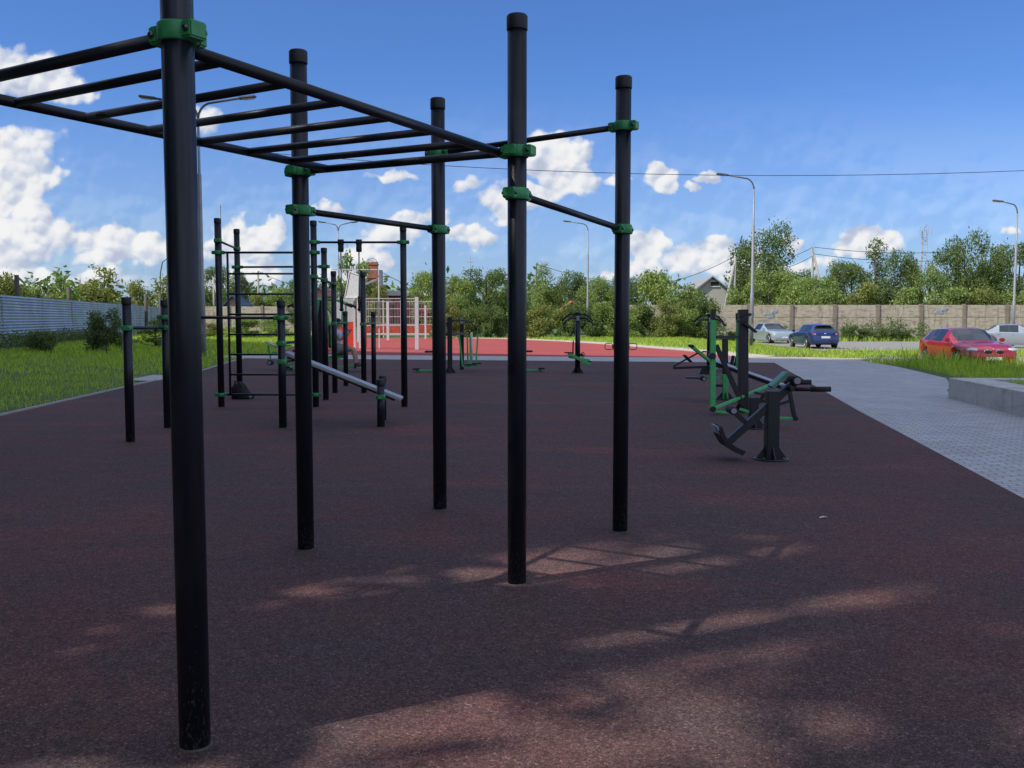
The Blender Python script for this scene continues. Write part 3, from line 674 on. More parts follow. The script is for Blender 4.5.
# M2: chest/shoulder machine with hanging green frame
base = G(743, 412); d = base.y
m2 = thing('shoulder_press_machine', 'black and green machine with hanging green swing frame behind the leg machine', 'exercise machine', base)
sq(m2, base, Q(743, 309.5, d), .145, .145, 'black', 'column', .01); flange(m2, base, .145)
for (x0, y0, x1, y1, yo) in ((735,322,749,314,-.12), (742,323,754,332,-.14)):
    p, q = Q(x0, y0, d), Q(x1, y1, d); p.y += yo; q.y += yo
    sq(m2, p, q, .075, .04, 'black', 'shoulder_arm', up=(0,0,1))
g0 = Q(713, 320, d-.45); g1 = Q(712.5, 411, d-.45)
sq(m2, g0, g1, .085, .06, 'green', 'swing_post', up=(0,1,0)); sq(m2, g0+Zv*.002, Q(713.3, 309.5, d-.45), .075, .055, 'black', 'swing_post_head', up=(0,1,0))
MB().cyl(g1-Y*.06+Zv*.03, g1+Y*.06+Zv*.03, .045, n=14).build('pivot', 'black', m2)
MB().cyl(Q(712,356,d-.45)-Y*.06, Q(712,356,d-.45)+Y*.06, .05, n=14).build('pivot', 'black', m2)
sq(m2, Q(738, 322, d+.6), Q(738, 368, d+.6), .06, .05, 'green', 'swing_post', up=(0,1,0)); sq(m2, Q(737.3, 313, d+.6), Q(737.5, 321.5, d+.6), .05, .045, 'black', 'swing_post_head', up=(0,1,0))
sq(m2, Q(716, 337, d+.2), Q(737, 337, d+.5), .05, .04, 'black', 'cross_bar')
sq(m2, Q(713, 409, d-.45), Q(770, 385, d+.3), .04, .045, 'green', 'lower_arm'); sq(m2, Q(713, 411, d-.42), Q(760, 416, d+.1), .04, .04, 'green', 'lower_arm')
sq(m2, Q(716, 345, d-.1), Q(743, 406, d-.1), .05, .075, 'black', 'lever'); sq(m2, Q(743, 406, d-.1), Q(758, 410, d-.1), .04, .05, 'black', 'lever')
m = MB(); m.rbox(Q(764, 393, d-.2), (.26, .28, .035), None, .012); m.build('seat', 'seatp', m2)
sq(m2, Q(752, 411, d-.2), Q(764, 395, d-.2), .05, .05, 'black', 'seat_arm'); sq(m2, Q(745, 401, d), Q(775, 401, d), .06, .05, 'black', 'seat_arm')

# M3: small machine whose green rail pokes out behind the leg machine
base = G(753, 428); d = base.y
m3 = thing('step_machine', 'short black machine with low green rail tucked behind the leg machine', 'exercise machine', base)
flange(m3, base, .12); sq(m3, base, base+Zv*.42, .12, .12, 'black', 'column', .01)
sq(m3, Q(740, 409, d), Q(772, 419, d), .05, .04, 'green', 'rail'); sq(m3, Q(766, 418, d), Q(795, 418.5, d), .04, .035, 'green', 'rail')
MB().cyl(Q(795,418.5,d)-Y*.04, Q(795,418.5,d)+Y*.04, .032, n=12).build('end_cap', 'rubber', m3)
sq(m3, Q(789, 389, d), Q(794.5, 418, d), .055, .045, 'black', 'strut', up=(0,1,0))
sq(m3, Q(757, 411, d), Q(789, 401, d), .05, .04, 'black', 'arm'); sq(m3, Q(757, 411, d+.0), base+Zv*.38, .05, .04, 'black', 'arm')

# M5: sit-up bench machine
base = G(725, 399.5); d = base.y
m4 = thing('bench_machine', 'low bench machine with long silver-topped beam and green central column', 'exercise machine', base)
sq(m4, base, Q(725, 374, d), .105, .105, 'green', 'column', .01); sq(m4, Q(725, 374, d), Q(725, 338.5, d), .10, .10, 'black', 'upper_column', .01); flange(m4, base, .105)
sq(m4, Q(714, 337, d), Q(737, 337, d), .06, .035, 'black', 'cross_bar')
p, q = Q(716, 363, d-.3), Q(786, 388, d-1.6)
sq(m4, p, q, .17, .055, 'black', 'beam'); 
up_ = Vector((0,0,.036)); sq(m4, p+up_, q+up_, .15, .016, 'silver', 'beam_top', .003)
sq(m4, Q(673, 368, d), Q(716, 366.5, d), .05, .045, 'black', 'foot_frame'); sq(m4, Q(673, 366.5, d-.02), Q(697, 353.5, d-.02), .03, .03, 'black', 'foot_frame'); tube(m4, [Q(697, 353.5, d), Q(704, 351.5, d), Q(711, 352.5, d)], .014)
m = MB(); m.beam(Q(684, 355, d), Q(691, 362, d), .25, .03, (1,0,1), .01); m.build('foot_pad', 'rubber', m4)
sq(m4, Q(691, 346, d-.05), Q(711, 362, d-.05), .22, .05, 'green', 'backrest', up=(1,0,1)); MB().cyl(Q(691, 346, d)-Y*.16, Q(691, 346, d)+Y*.16, .028, n=12).build('roller', 'rubber', m4)
m = MB(); c = Q(704, 371, d); m.prism([c+Vector((-.10,-.06,-.06)), c+Vector((.10,-.06,-.06)), c+Vector((.05,-.06,.07)), c+Vector((-.05,-.06,.07))], Y*.12); m.build('bracket', 'black', m4)
sq(m4, Q(686, 377.5, d), Q(701, 378, d), .20, .03, 'black', 'pedal'); sq(m4, Q(702, 378.5, d), Q(718, 368, d), .04, .04, 'silver', 'lower_arm'); roller(m4, Q(703, 378.5, d), Y, .26, .045)
sq(m4, Q(706, 377.5, d), Q(722, 378, d), .035, .04, 'green', 'rail'); sq(m4, Q(715, 385.5, d), Q(728, 385.5, d), .07, .05, 'black', 'counterweight')
for x in (731, 735): m = MB(); m.beam(Q(x, 367, d-.1), Q(x+2.5, 355.5, d-.1), .10, .045, (1,0,0), .01); m.build('hand_grip', 'rubber', m4)

def horn_post(name, label, px, py, htop, group=None, stepper=True):
    base = G(px, py); o = thing(name, label, 'exercise machine', base, group=group)
    x, y = base.x, base.y
    m = MB(); m.cyl(base, base+Zv*(htop-.02), .07, n=22); m.build('column', 'post', o); flange(o, base, .14)
    c = MB(); c.lathe(base, [(.075, htop-.05), (.075, htop-.01), (.05, htop)], 20); c.build('cap', 'cap', o)
    p = MB(); p.rbox(base+Vector((0,-.075, htop-.17)), (.09,.012,.13), None, .004); p.build('info_plate', 'galv', o)
    for yo, dz in ((-.12, -.17), (.12, -.06)):
        for s in (-1, 1):
            tube(o, [base+Vector((s*.05, yo*.5, htop+dz)), base+Vector((s*.20, yo, htop+dz+.01)), base+Vector((s*.30, yo*1.2, htop+dz-.05)), base+Vector((s*.42, yo*1.4, htop+dz-.18))], .025)
    return o, base
h1, b = horn_post('waist_twister', 'exercise post with curved handles and green stepping arms by the court', 577.5, 373, 1.66)
sq(h1, b+Vector((-.27,-.08,.54)), b+Vector((.34,-.12,.24)), .10, .08, 'green', 'step_arm'); sq(h1, b+Vector((-.24,.12,.44)), b+Vector((.34,.14,.34)), .09, .06, 'green', 'step_arm')
for dx, dz in ((-.24,.56), (.24,.32)): m = MB(); m.rbox(b+Vector((dx,-.08,dz)), (.26,.14,.03), None, .01); m.build('pedal', 'rubber', h1)
sq(h1, b+Vector((-.13,0,.50)), b+Vector((-.12,0,.88)), .04, .04, 'black', 'strut'); m = MB(); m.cyl(b+Vector((.07,-.03,.50)), b+Vector((.16,-.03,.50)), .03, n=10); m.build('stub', 'black', h1)
m = MB(); m.path([b+Vector((.14+.045*math.cos(t), -.03, .50+.07*math.sin(t))) for t in np.linspace(0, 6.2, 14)], .01, 6); m.build('ring', 'black', h1)
h2, b = horn_post('waist_twister', 'dark exercise post with curved handles beside the green hanging frame', 709, 371, 1.62)
m = MB(); m.lathe(b+Vector((.35,0,0)), [(.17,.10),(.17,.13),(.16,.14)], 20); m.build('turntable', 'rubber', h2)
sq(h2, b+Zv*.12, b+Vector((.35,0,.10)), .06, .04, 'green', 'arm')

# M: post with two ring handles, mostly behind the right post of the frame
base = G(620.5, 372.5); 
m5 = thing('arm_wheel_machine', 'exercise post with two squared ring handles hidden behind the right frame post', 'exercise machine', base)
MB().cyl(base, base+Zv*1.35, .07, n=20).build('column', 'post', m5); flange(m5, base, .14)
for s in (-1, 1):
    c = base+Vector((s*.33, -.05, .72)); 
    tube(m5, [c+Vector((dx, 0, dz)) for dx, dz in ((-.11,.0),(-.10,.07),(-.05,.085),(.05,.085),(.10,.06),(.11,0),(.10,-.06),(.05,-.085),(-.05,-.085),(-.10,-.07),(-.11,0))], .012, 'black', 'ring_handle')
    sq(m5, base+Vector((s*.05, -.05, .72)), base+Vector((s*.25,-.05,.72)), .03, .03, 'black', 'axle')
m = MB(); m.rbox(base+Vector((-.16,-.04,.85)), (.10,.08,.50), None, .02); m.build('side_bracket', 'black', m5)

# air walker left of centre
base = G(450, 373); 
m6 = thing('air_walker', 'black post air walker with hanging green leg frames in front of the court', 'exercise machine', base)
sq(m6, base, base+Zv*1.52, .13, .13, 'black', 'column', .01); flange(m6, base, .13)
b2 = Vector((Q(461.5, 350, base.y+1.5).x, base.y+1.7, 0))
sq(m6, b2, b2+Zv*1.50, .12, .12, 'black', 'column', .01); m = MB(); m.rbox(b2+Vector((0,-.065,1.42)), (.10,.012,.18), None, .004); m.build('info_plate', 'galv', m6)
sq(m6, base+Vector((-.12,0,1.05)), b2+Vector((.1,0,1.05)), .08, .07, 'black', 'axle_beam'); MB().path([base+Vector((.05,0,1.42)), base+Vector((.30,.3,1.44)), base+Vector((.55,.6,1.38)), base+Vector((.70,.7,1.2))], .02).build('handle', 'black', m6)
for k, (xo, yo, lean) in enumerate(((.22,.5,.10), (.42,1.1,.02))):
    t0 = base+Vector((xo,yo,1.03)); t1 = base+Vector((xo+lean,yo,.16))
    sq(m6, t0, t1, .045, .045, 'green', 'swing_leg'); sq(m6, t0+Vector((.30,.15,0)), t1+Vector((.22,.15,0)), .045, .045, 'green', 'swing_leg')
    sq(m6, t1, t1+Vector((.28,.15,-.0)), .045, .045, 'green', 'foot_rail')
    m = MB(); m.rbox(t1+Vector((.22,0,.045)), (.34,.16,.03), None, .01); m.build('footrest', 'rubber', m6)
MB().cyl(base+Vector((.55,.9,.25)), base+Vector((.55,.9,1.1)), .035, n=12).build('guide_post', 'white', m6)
# small seat machine left of the air walker
def seat_machine(label, px, py, s=1, group=None):
    base = G(px, py); o = thing('seat_machine', label, 'exercise machine', base, group=group)
    sq(o, base, base+Zv*.55, .07, .07, 'green', 'column'); sq(o, base+Vector((s*.1,0,.04)), base+Vector((-s*.55,0,.04)), .06, .05, 'green', 'base_rail')
    m = MB(); m.rbox(base+Vector((-s*.10,0,.57)), (.42,.36,.05), None, .02); m.build('seat', 'seatp', o)
    m = MB(); m.rbox(base+Vector((s*.12,0,.95)), (.07,.36,.42), None, .025); m.build('backrest', 'seatp', o)
    sq(o, base+Vector((s*.14,0,.5)), base+Vector((s*.17,0,1.12)), .045, .045, 'green', 'back_post')
    m = MB(); m.rbox(base+Vector((-s*.55,0,.09)), (.18,.34,.04), None, .01); m.build('footrest', 'rubber', o)
    return o
seat_machine('seated exercise machine half hidden behind the middle frame post left of air walker', 436, 372, 1)
seat_machine('seated exercise machine hidden behind the central frame post facing right', 522, 371.5, -1)

# double lever machine with the seated person
base = G(323, 371.3); bx, by = base.x, base.y
m7 = thing('lever_press_machine', 'large green double lever machine on which a person sits', 'exercise machine', base)
m = MB(); m.rbox(base+Vector((0,0,1.0)), (.30,.12,1.98), None, .02); m.build('column', 'black', m7); flange(m7, base, .2)
for s in (-1, 1):
    sq(m7, base+Vector((s*.08,-.09,1.98)), base+Vector((s*.34,-.09,.42)), .09, .08, 'green', 'frame_brace')
    sq(m7, base+Vector((s*.05,.09,1.9)), base+Vector((s*.50,.09,1.25)), .05, .05, 'green', 'frame_brace')
    for yo in (-.28, .28):
        tube(m7, [base+Vector((s*.05, yo, 2.02)), base+Vector((s*.45, yo, 2.0)), base+Vector((s*.72, yo, 1.88)), base+Vector((s*.86, yo, 1.83))], .03, 'green', 'lever')
        tube(m7, [base+Vector((s*.72, yo, 1.885)), base+Vector((s*.90, yo, 1.81))], .036, 'rubber', 'grip')
        tube(m7, [base+Vector((s*.62, yo, 1.9)), base+Vector((s*.60, yo, 1.25)), base+Vector((s*.72, yo, 1.12))], .022, 'green', 'press_handle')
    sq(m7, base+Vector((s*.10,0,.36)), base+Vector((s*.62,0,.44)), .12, .12, 'green', 'seat_arm')
    m = MB(); m.rbox(base+Vector((s*.46,0,.50)), (.40,.40,.06), None, .025); m.build('seat', 'seatp', m7)
    m = MB(); m.rbox(base+Vector((s*.225,0,.98)), (.06,.38,.66), None, .02); m.build('backrest', 'seatp', m7)
    sq(m7, base+Vector((s*.15,0,.10)), base+Vector((s*.95,0,.12)), .07, .06, 'green', 'foot_beam')
    m = MB(); m.cyl(base+Vector((s*.95,-.24,.12)), base+Vector((s*.95,.24,.12)), .03, n=10); m.build('foot_bar', 'black', m7)
# rower-like machine to its left
base = G(286, 370.0)
m8 = thing('leg_press_machine', 'low green leg machine with round black weights left of the seated person', 'exercise machine', base)
sq(m8, base+Vector((.05,0,0)), base+Vector((.05,0,.55)), .07, .07, 'green', 'column'); flange(m8, base+Vector((.05,0,0)), .08)
sq(m8, base+Vector((-.35,-.1,.52)), base+Vector((.25,-.1,.42)), .05, .05, 'green', 'arm'); sq(m8, base+Vector((-.55,-.05,.82)), base+Vector((-.30,-.05,.70)), .26, .03, 'silver', 'foot_pedal')
sq(m8, base+Vector((-.50,0,.72)), base+Vector((-.42,0,.24)), .04, .04, 'green', 'strut'); roller(m8, base+Vector((-.44,0,.22)), Y, .3, .075, 'weight'); sq(m8, base+Vector((-.30,-.1,.66)), base+Vector((.2,-.1,.72)), .045, .04, 'green', 'arm')
m = MB(); m.rbox(base+Vector((.42,0,.56)), (.40,.36,.06), None, .02); m.build('seat', 'seatp', m8); sq(m8, base+Vector((.55,0,.5)), base+Vector((.65,0,1.15)), .30, .05, 'seatp', 'backrest', up=(1,0,0))
sq(m8, base+Vector((.05,0,.40)), base+Vector((.5,0,.50)), .05, .05, 'green', 'seat_arm')

# ------------------------------------------------------------------ person on the machine
def skin_mesh(name, joints, edges, mat, parent, sub=2):
    me = bpy.data.meshes.new(name); inv = world_of(parent).inverted()
    me.from_pydata([tuple(inv @ Vector(j[0])) for j in joints], edges, [])
    o = bpy.data.objects.new(name, me); COL.objects.link(o); o.parent = parent
    sk = o.modifiers.new('skin', 'SKIN'); sk.use_smooth_shade = True
    for i, j in enumerate(joints):
        r = j[1]; me.skin_vertices[0].data[i].radius = (r, r) if isinstance(r, (int, float)) else r
    me.skin_vertices[0].data[0].use_root = True
    sb = o.modifiers.new('subd', 'SUBSURF'); sb.levels = sub; sb.render_levels = sub
    me.materials.append(M[mat]); return o
def person():
    O = Vector((bx+.42, by, 0))
    t = thing('person', 'person in lavender shirt and grey shorts seated on the green lever machine', 'person', O)
    p = lambda x, y, z: O+Vector((x, y, z))
    J = [(p(0,0,.62),.12), (p(-.01,0,.80),.12), (p(-.02,0,.98),(.15,.12)), (p(-.01,0,1.13),.11), (p(.01,0,1.21),.052), (p(.03,0,1.29),.078), (p(.035,0,1.38),.088), (p(.02,0,1.43),.06)]
    Ed = [(0,1),(1,2),(2,3),(3,4),(4,5),(5,6),(6,7)]
    def add(par, pts):
        k = par
        for q in pts: J.append(q); Ed.append((k, len(J)-1)); k = len(J)-1
        return k
    for s in (-1, 1):
        add(0, [(p(.10,s*.10,.61),.09), (p(.30,s*.12,.63),.075), (p(.44,s*.13,.64),.058), (p(.49,s*.13,.45),.055), (p(.52,s*.14,.28),.036), (p(.53,s*.14,.20),.034), (p(.62,s*.15,.17),.033), (p(.70,s*.16,.165),.02)])
        w = add(3, [(p(0,s*.18,1.11),.055), (p(.07,s*.23,.97),.045), (p(.12,s*.25,.88),.038), (p(.22,s*.26,.98),.034), (p(.30,s*.27,1.10),.025), (p(.32,s*.275,1.15),.030)])
        for k in range(4):
            add(w, [(p(.345+.004*k,s*.275+(k-1.5)*.018,1.185),.009), (p(.372,s*.275+(k-1.5)*.018,1.18),.0085), (p(.378,s*.275+(k-1.5)*.018,1.155),.008)])
        add(w, [(p(.335,s*.245,1.15),.010), (p(.36,s*.24,1.16),.009)])
    skin_mesh('body', J, Ed, 'skin', t)
    Sh = [(p(-.01,0,.66),(.155,.15)), (p(-.01,0,.80),.145), (p(-.02,0,.98),(.175,.145)), (p(-.01,0,1.12),.13), (p(0,0,1.18),.075)]; SE = [(0,1),(1,2),(2,3),(3,4)]
    for s in (-1, 1):
        k = len(Sh); Sh += [(p(0,s*.19,1.11),.078), (p(.06,s*.235,.99),.066)]; SE += [(3,k),(k,k+1)]
    skin_mesh('shirt', Sh, SE, 'shirt', t)
    Sr = [(p(-.01,0,.63),.15)]; SE = []
    for s in (-1, 1):
        k = len(Sr); Sr += [(p(.10,s*.105,.615),.115), (p(.28,s*.125,.63),.098), (p(.38,s*.13,.64),.088)]; SE += [(0,k),(k,k+1),(k+1,k+2)]
    skin_mesh('shorts', Sr, SE, 'shorts', t)
    h = MB(); h.ell(p(.015,0,1.425), (.098,.090,.075), 14, 8); h.ell(p(-.03,0,1.37), (.065,.082,.085), 12, 8); h.build('hair', 'hair', t)
    fc = MB()
    for s in (-1, 1): fc.ell(p(.108,s*.034,1.365), (.010,.014,.008), 8, 6)
    fc.build('eyes', 'dark', t)
    n = MB(); n.ell(p(.118,0,1.34), (.018,.013,.024), 8, 6)
    for s in (-1, 1): n.ell(p(.025,s*.092,1.35), (.018,.010,.030), 8, 6)
    n.build('nose_and_ears', 'skin', t)
    mo = MB(); mo.ell(p(.112,0,1.302), (.008,.024,.006), 8, 6); mo.build('mouth', 'redp', t)
    for s in (-1, 1):
        f = MB(); f.ell(p(.625,s*.15,.165), (.145,.055,.045), 14, 8); f.ell(p(.545,s*.145,.20), (.06,.05,.06), 12, 8); f.build('shoe', 'shoe', t)
        f = MB(); f.rbox(p(.625,s*.15,.128), (.27,.10,.022), None, .01); f.build('sole', 'white', t)
person()

# ------------------------------------------------------------------ cars
def car(name, label, loc, yaw, paint, S, L_, W_, kind='hatch', plates=(True, True), group='cars parked beyond the grass'):
    """S = stations: x, sill z, belt z, belt half-width, roof z, roof half-width, zone"""
    o = thing(name, label, 'car', (0,0,0), 0, group)
    def ring(st):
        x, z0, zb, wb, zr, wr = st[:6]
        wl = wb-.02
        return [(x,-.0,z0),(x,wl*.92,z0),(x,wl,z0+.10),(x,wb+.015,(z0*.4+zb*.6)),(x,wb,zb-.04),(x,wb-.035,zb),(x,wr+.03 if zr-zb>.12 else wr, zr-.06 if zr-zb>.12 else zr-.01),(x,wr*.75,zr-.012),(x,0,zr)]
    body = MB(); glass = {'windshield': MB(), 'rear_window': MB(), 'side_window': MB()}
    rings = [ring(s) for s in S]; n = len(rings[0])
    for side in (1, -1):
        vs = [(x, y*side, z) for r in rings for (x, y, z) in r]
        fs = []
        for i in range(len(S)-1):
            for j in range(n-1):
                f = (i*n+j, i*n+j+1, (i+1)*n+j+1, (i+1)*n+j)
                if side == 1: f = f[::-1]
                z1 = S[i][6]; tgt = None
                if z1 == 'side' and j == 5: tgt = 'side_window'
                if z1 == 'wind' and j >= 6: tgt = 'windshield'
                if z1 == 'rear' and j >= 6: tgt = 'rear_window'
                if tgt:
                    q = [Vector(vs[k]) for k in f]; c = sum(q, Vector())/4
                    nn = (q[2]-q[0]).cross(q[3]-q[1]).normalized()
                    if nn.dot(Vector((0, c.y, max(.3, c.z-.6)))) < 0: nn = -nn
                    glass[tgt].add([c+(v-c)*(.985 if tgt == 'side_window' else 1.0)+nn*.004 for v in q], [(0,1,2,3)], False)
                fs.append(f)
        e0 = tuple(range(n)); e1 = tuple((len(S)-1)*n+k for k in range(n))
        fs += [e0 if side == 1 else e0[::-1], e1[::-1] if side == 1 else e1]
        body.add(vs, fs, True)
    bo = body.build('body', paint, o)
    bo.data.set_sharp_from_angle(angle=R(32))
    for k, g in glass.items():
        if k == 'side_window':
            for i in range(0, len(g.v), 4):
                MB().add(g.v[i:i+4], [(0,1,2,3)]).build(k, 'autoglass', o)
        elif g.v: g.build(k, 'autoglass', o)
    front, back = S[0], S[-1]
    r = .315; ax_f, ax_r = L_['f'], L_['r']
    for ax in (ax_f, ax_r):
        for s in (-1, 1):
            w = MB(); y0 = s*(W_/2-.20); y1 = s*(W_/2-.005)
            w.cyl((ax,y0,r), (ax,y1,r), r, n=28); tb = w.build('wheel', 'tyre', o, .02)
            rm = MB(); rm.cyl((ax,y1-s*.01,r), (ax,y1+s*.006,r), r*.30, n=10)
            for k in range(5):
                a = k*2*math.pi/5+.3; d_ = Vector((math.cos(a), 0, math.sin(a)))
                rm.beam(Vector((ax,y1,r)), Vector((ax,y1,r))+d_*r*.68, .05, .012, (0,1,0))
            tor = [Vector((ax+r*.68*math.cos(t), y1, r+r*.68*math.sin(t))) for t in np.linspace(0, 2*math.pi, 24)]
            rm.path(tor, .018, 6); rm.build('rim', 'rim', tb)
    for s in (-1, 1):
        m = MB(); mp = Vector((L_['mir'], s*(W_/2+.05), L_['belt']+.07)); m.rbox(mp, (.12,.20,.13), None, .04); m.build('wing_mirror', paint, o)
        m = MB(); m.rbox((L_['h1'], s*(W_/2-.0), L_['belt']-.12), (.16,.03,.025), None, .008); m.rbox((L_['h2'], s*(W_/2-.0), L_['belt']-.11), (.16,.03,.025), None, .008); m.build('door_handle', paint, o)
    for nm, mat, items in L_['bits']:
        for it in items:
            m = MB()
            if it[0] == 'b': m.rbox(it[1], it[2], Matrix.Rotation(it[3] if len(it) > 3 else 0, 3, 'Z'), min(it[2])*.3)
            else: m.ell(it[1], it[2], 16, 8)
            m.build(nm, mat, o)
    o.location = loc; o.rotation_euler = (0, 0, yaw); return o
# x forward; front at positive x
def hatch(): 
    return [(2.16,.30,.52,.66,.60,.55,''),(2.12,.22,.66,.74,.70,.60,''),(1.95,.20,.74,.84,.80,.66,''),(1.68,.24,.80,.87,.87,.68,''),(1.62,.52,.81,.88,.885,.68,''),(1.45,.66,.83,.885,.90,.68,''),(1.15,.66,.86,.885,.935,.68,''),(1.0,.50,.88,.885,.95,.68,''),(.94,.22,.89,.885,.965,.68,''),
            (.86,.20,.91,.88,.985,.66,'wind'),(.50,.19,.92,.88,1.19,.62,'wind'),(.12,.19,.93,.88,1.385,.57,''),(.02,.19,.93,.88,1.405,.565,'side'),(-.43,.19,.94,.88,1.425,.56,'side'),(-.47,.19,.94,.88,1.425,.56,'side'),(-1.0,.20,.95,.875,1.41,.55,''),
            (-1.06,.24,.955,.875,1.405,.545,'side'),(-1.12,.52,.96,.87,1.40,.54,'side'),(-1.30,.66,.965,.86,1.38,.53,'side'),(-1.52,.66,.97,.85,1.35,.52,''),(-1.62,.52,.975,.845,1.33,.515,''),(-1.72,.25,.975,.84,1.30,.51,'rear'),(-1.98,.24,.965,.80,1.03,.60,''),(-2.06,.26,.90,.78,.93,.62,''),(-2.14,.34,.60,.72,.70,.60,'')]
def sedan():
    return [(2.22,.30,.50,.66,.60,.55,''),(2.18,.22,.66,.76,.72,.62,''),(2.0,.20,.74,.84,.81,.66,''),(1.72,.24,.80,.86,.87,.68,''),(1.66,.52,.81,.87,.88,.68,''),(1.48,.66,.83,.875,.895,.68,''),(1.18,.66,.86,.875,.92,.68,''),(1.03,.50,.87,.875,.93,.68,''),(.97,.22,.88,.875,.94,.68,''),
            (.82,.20,.90,.87,.96,.66,'wind'),(.45,.19,.91,.87,1.18,.62,'wind'),(.10,.19,.92,.87,1.37,.57,''),(.0,.19,.92,.87,1.39,.565,'side'),(-.45,.19,.93,.87,1.41,.56,'side'),(-.49,.19,.93,.87,1.41,.56,'side'),(-1.0,.20,.94,.865,1.375,.55,''),
            (-1.08,.24,.945,.865,1.36,.545,''),(-1.14,.52,.95,.865,1.35,.545,'rear'),(-1.34,.66,.955,.86,1.22,.57,'rear'),(-1.60,.66,.955,.855,1.05,.60,''),(-1.72,.40,.955,.85,1.02,.62,''),(-1.82,.24,.955,.84,1.01,.63,''),(-2.10,.24,.94,.80,.99,.62,''),(-2.20,.28,.80,.77,.86,.6,''),(-2.26,.36,.56,.72,.62,.58,'')]
LH = dict(f=1.32, r=-1.32, mir=.72, belt=.93, h1=-.28, h2=-1.0)
red_bits = [('headlight','lens',[('e',(1.98,.64,.685),(.17,.20,.085)),('e',(1.98,-.64,.685),(.17,.20,.085))]),
    ('grille','chrome',[('e',(2.11,.19,.62),(.055,.17,.095)),('e',(2.11,-.19,.62),(.055,.17,.095))]),
    ('grille_mesh','dark',[('e',(2.135,.19,.62),(.038,.148,.075)),('e',(2.135,-.19,.62),(.038,.148,.075))]),
    ('badge','chrome',[('e',(2.08,0,.715),(.03,.038,.03))]),
    ('number_plate','plate',[('b',(2.165,0,.40),(.02,.52,.11))]),
    ('lower_intake','dark',[('b',(2.14,0,.29),(.03,1.0,.09)),('e',(2.07,.62,.34),(.05,.10,.05)),('e',(2.07,-.62,.34),(.05,.10,.05))])]
gr = Q(965, 350, 33)
car('parked_car', 'shiny red hatchback with twin oval grille parked behind the tall grass', (gr.x, 33, T(gr.x, 33)+.05), R(-92), 'carred', hatch(), {**LH, 'bits': red_bits}, 1.77)
blue_bits = [('tail_light','tail',[('e',(-2.00,.62,.84),(.10,.17,.09)),('e',(-2.00,-.62,.84),(.10,.17,.09))]),
    ('tail_light_lens','lens',[('e',(-2.07,.60,.82),(.045,.06,.035)),('e',(-2.07,-.60,.82),(.045,.06,.035))]),
    ('number_plate','plate',[('b',(-2.135,0,.66),(.02,.52,.12))]), ('badge','chrome',[('e',(-2.07,0,.86),(.03,.055,.05))]),
    ('spoiler','carblue',[('b',(-1.76,0,1.345),(.26,1.04,.035))]), ('rear_bumper','carblue',[('b',(-2.10,0,.44),(.14,1.50,.22))]), ('headlight','lens',[('e',(1.98,.62,.67),(.15,.17,.08)),('e',(1.98,-.62,.67),(.15,.17,.08))])]
gb = Q(813, 340, 55)
car('parked_car', 'dark blue hatchback seen from behind with red tail lights and white plate', (gb.x, 55, T(gb.x, 55)+.05), R(91), 'carblue', hatch(), {**LH, 'bits': blue_bits}, 1.77)
sil_bits = [('headlight','lens',[('b',(2.13,.60,.62),(.08,.34,.12)),('b',(2.13,-.60,.62),(.08,.34,.12))]), ('grille','dark',[('b',(2.17,0,.60),(.06,.70,.11))]),
    ('number_plate','plate',[('b',(2.235,0,.42),(.02,.52,.11))]), ('front_bumper','carsilver',[('b',(2.16,0,.40),(.14,1.5,.16))])]
LS = dict(f=1.34, r=-1.42, mir=.70, belt=.92, h1=-.30, h2=-1.0)
gs = Q(771, 340, 66)
car('parked_car', 'pale silver saloon facing forward left of the blue hatchback', (gs.x, 66, T(gs.x, 66)+.05), R(-80), 'carsilver', sedan(), {**LS, 'bits': sil_bits}, 1.72)
gg = Q(1017, 340, 55)
car('parked_car', 'light grey coupe-like saloon behind the right lamp post cut by the picture edge', (gg.x, 55, T(gg.x, 55)+.05), R(-24), 'cargrey', sedan(), {**LS, 'bits': sil_bits}, 1.78)

# ------------------------------------------------------------------ street lamps
def lamp(label, px, d, H, arms, r=.075, armlen=2.0):
    x = Q(px, 330, d).x; z0 = T(x, d)
    o = thing('street_lamp', label, 'street lamp', (x, d, z0), group='street lamps')
    b = Vector((x, d, z0)); m = MB()
    m.path([b-Zv*.05, b+Zv*H*.32, b+Zv*(H*.32+.05), b+Zv*H*.72, b+Zv*(H*.72+.05), b+Zv*(H-.6)], [r*1.25, r*1.2, r*.95, r*.9, r*.62, r*.55], 14)
    m.build('pole', 'galv', o)
    p = MB(); p.rbox(b+Vector((0,-r*1.25,1.1)), (r*1.3,.02,.35), None, .004); p.build('service_door', 'galv', o)
    for s in arms:
        t = b+Zv*(H-.65); pts = [t+Vector((s*armlen*(1-math.cos(a))*.28, 0, .62*math.sin(a))) for a in np.linspace(0, math.pi/2, 6)]
        pts.append(t+Vector((s*armlen*.8, 0, .62+.16)))
        m = MB(); m.path(pts, r*.5, 10); am = m.build('arm', 'lampm', o)
        e = pts[-1]; q = MB(); q.rbox(e+Vector((s*.28,0,.035)), (.66,.24,.09), Matrix.Rotation(-s*.12, 3, 'Y'), .03); h = q.build('lamp_head', 'lampm', o)
        g = MB(); g.box(e+Vector((s*.34,0,-.02)), (.40,.18,.02), Matrix.Rotation(-s*.12, 3, 'Y')); g.build('lens', 'glasslamp', h)
lamp('tall double-armed street lamp rising directly behind the nearest black post', 203, 35.8, 9.68, (-1, 1), .085, 2.0)
lamp('distant double-armed street lamp above the basketball stand', 339.5, 82, 9.8, (-1, 1), .085, 1.4)
lamp('slender single-armed street lamp at the court edge left of the right frame post', 587.5, 80, 9.7, (-1,), .085, 1.9)
lamp('single-armed street lamp next to the pale silver saloon', 751.5, 50, 9.0, (-1,), .085, 1.75)
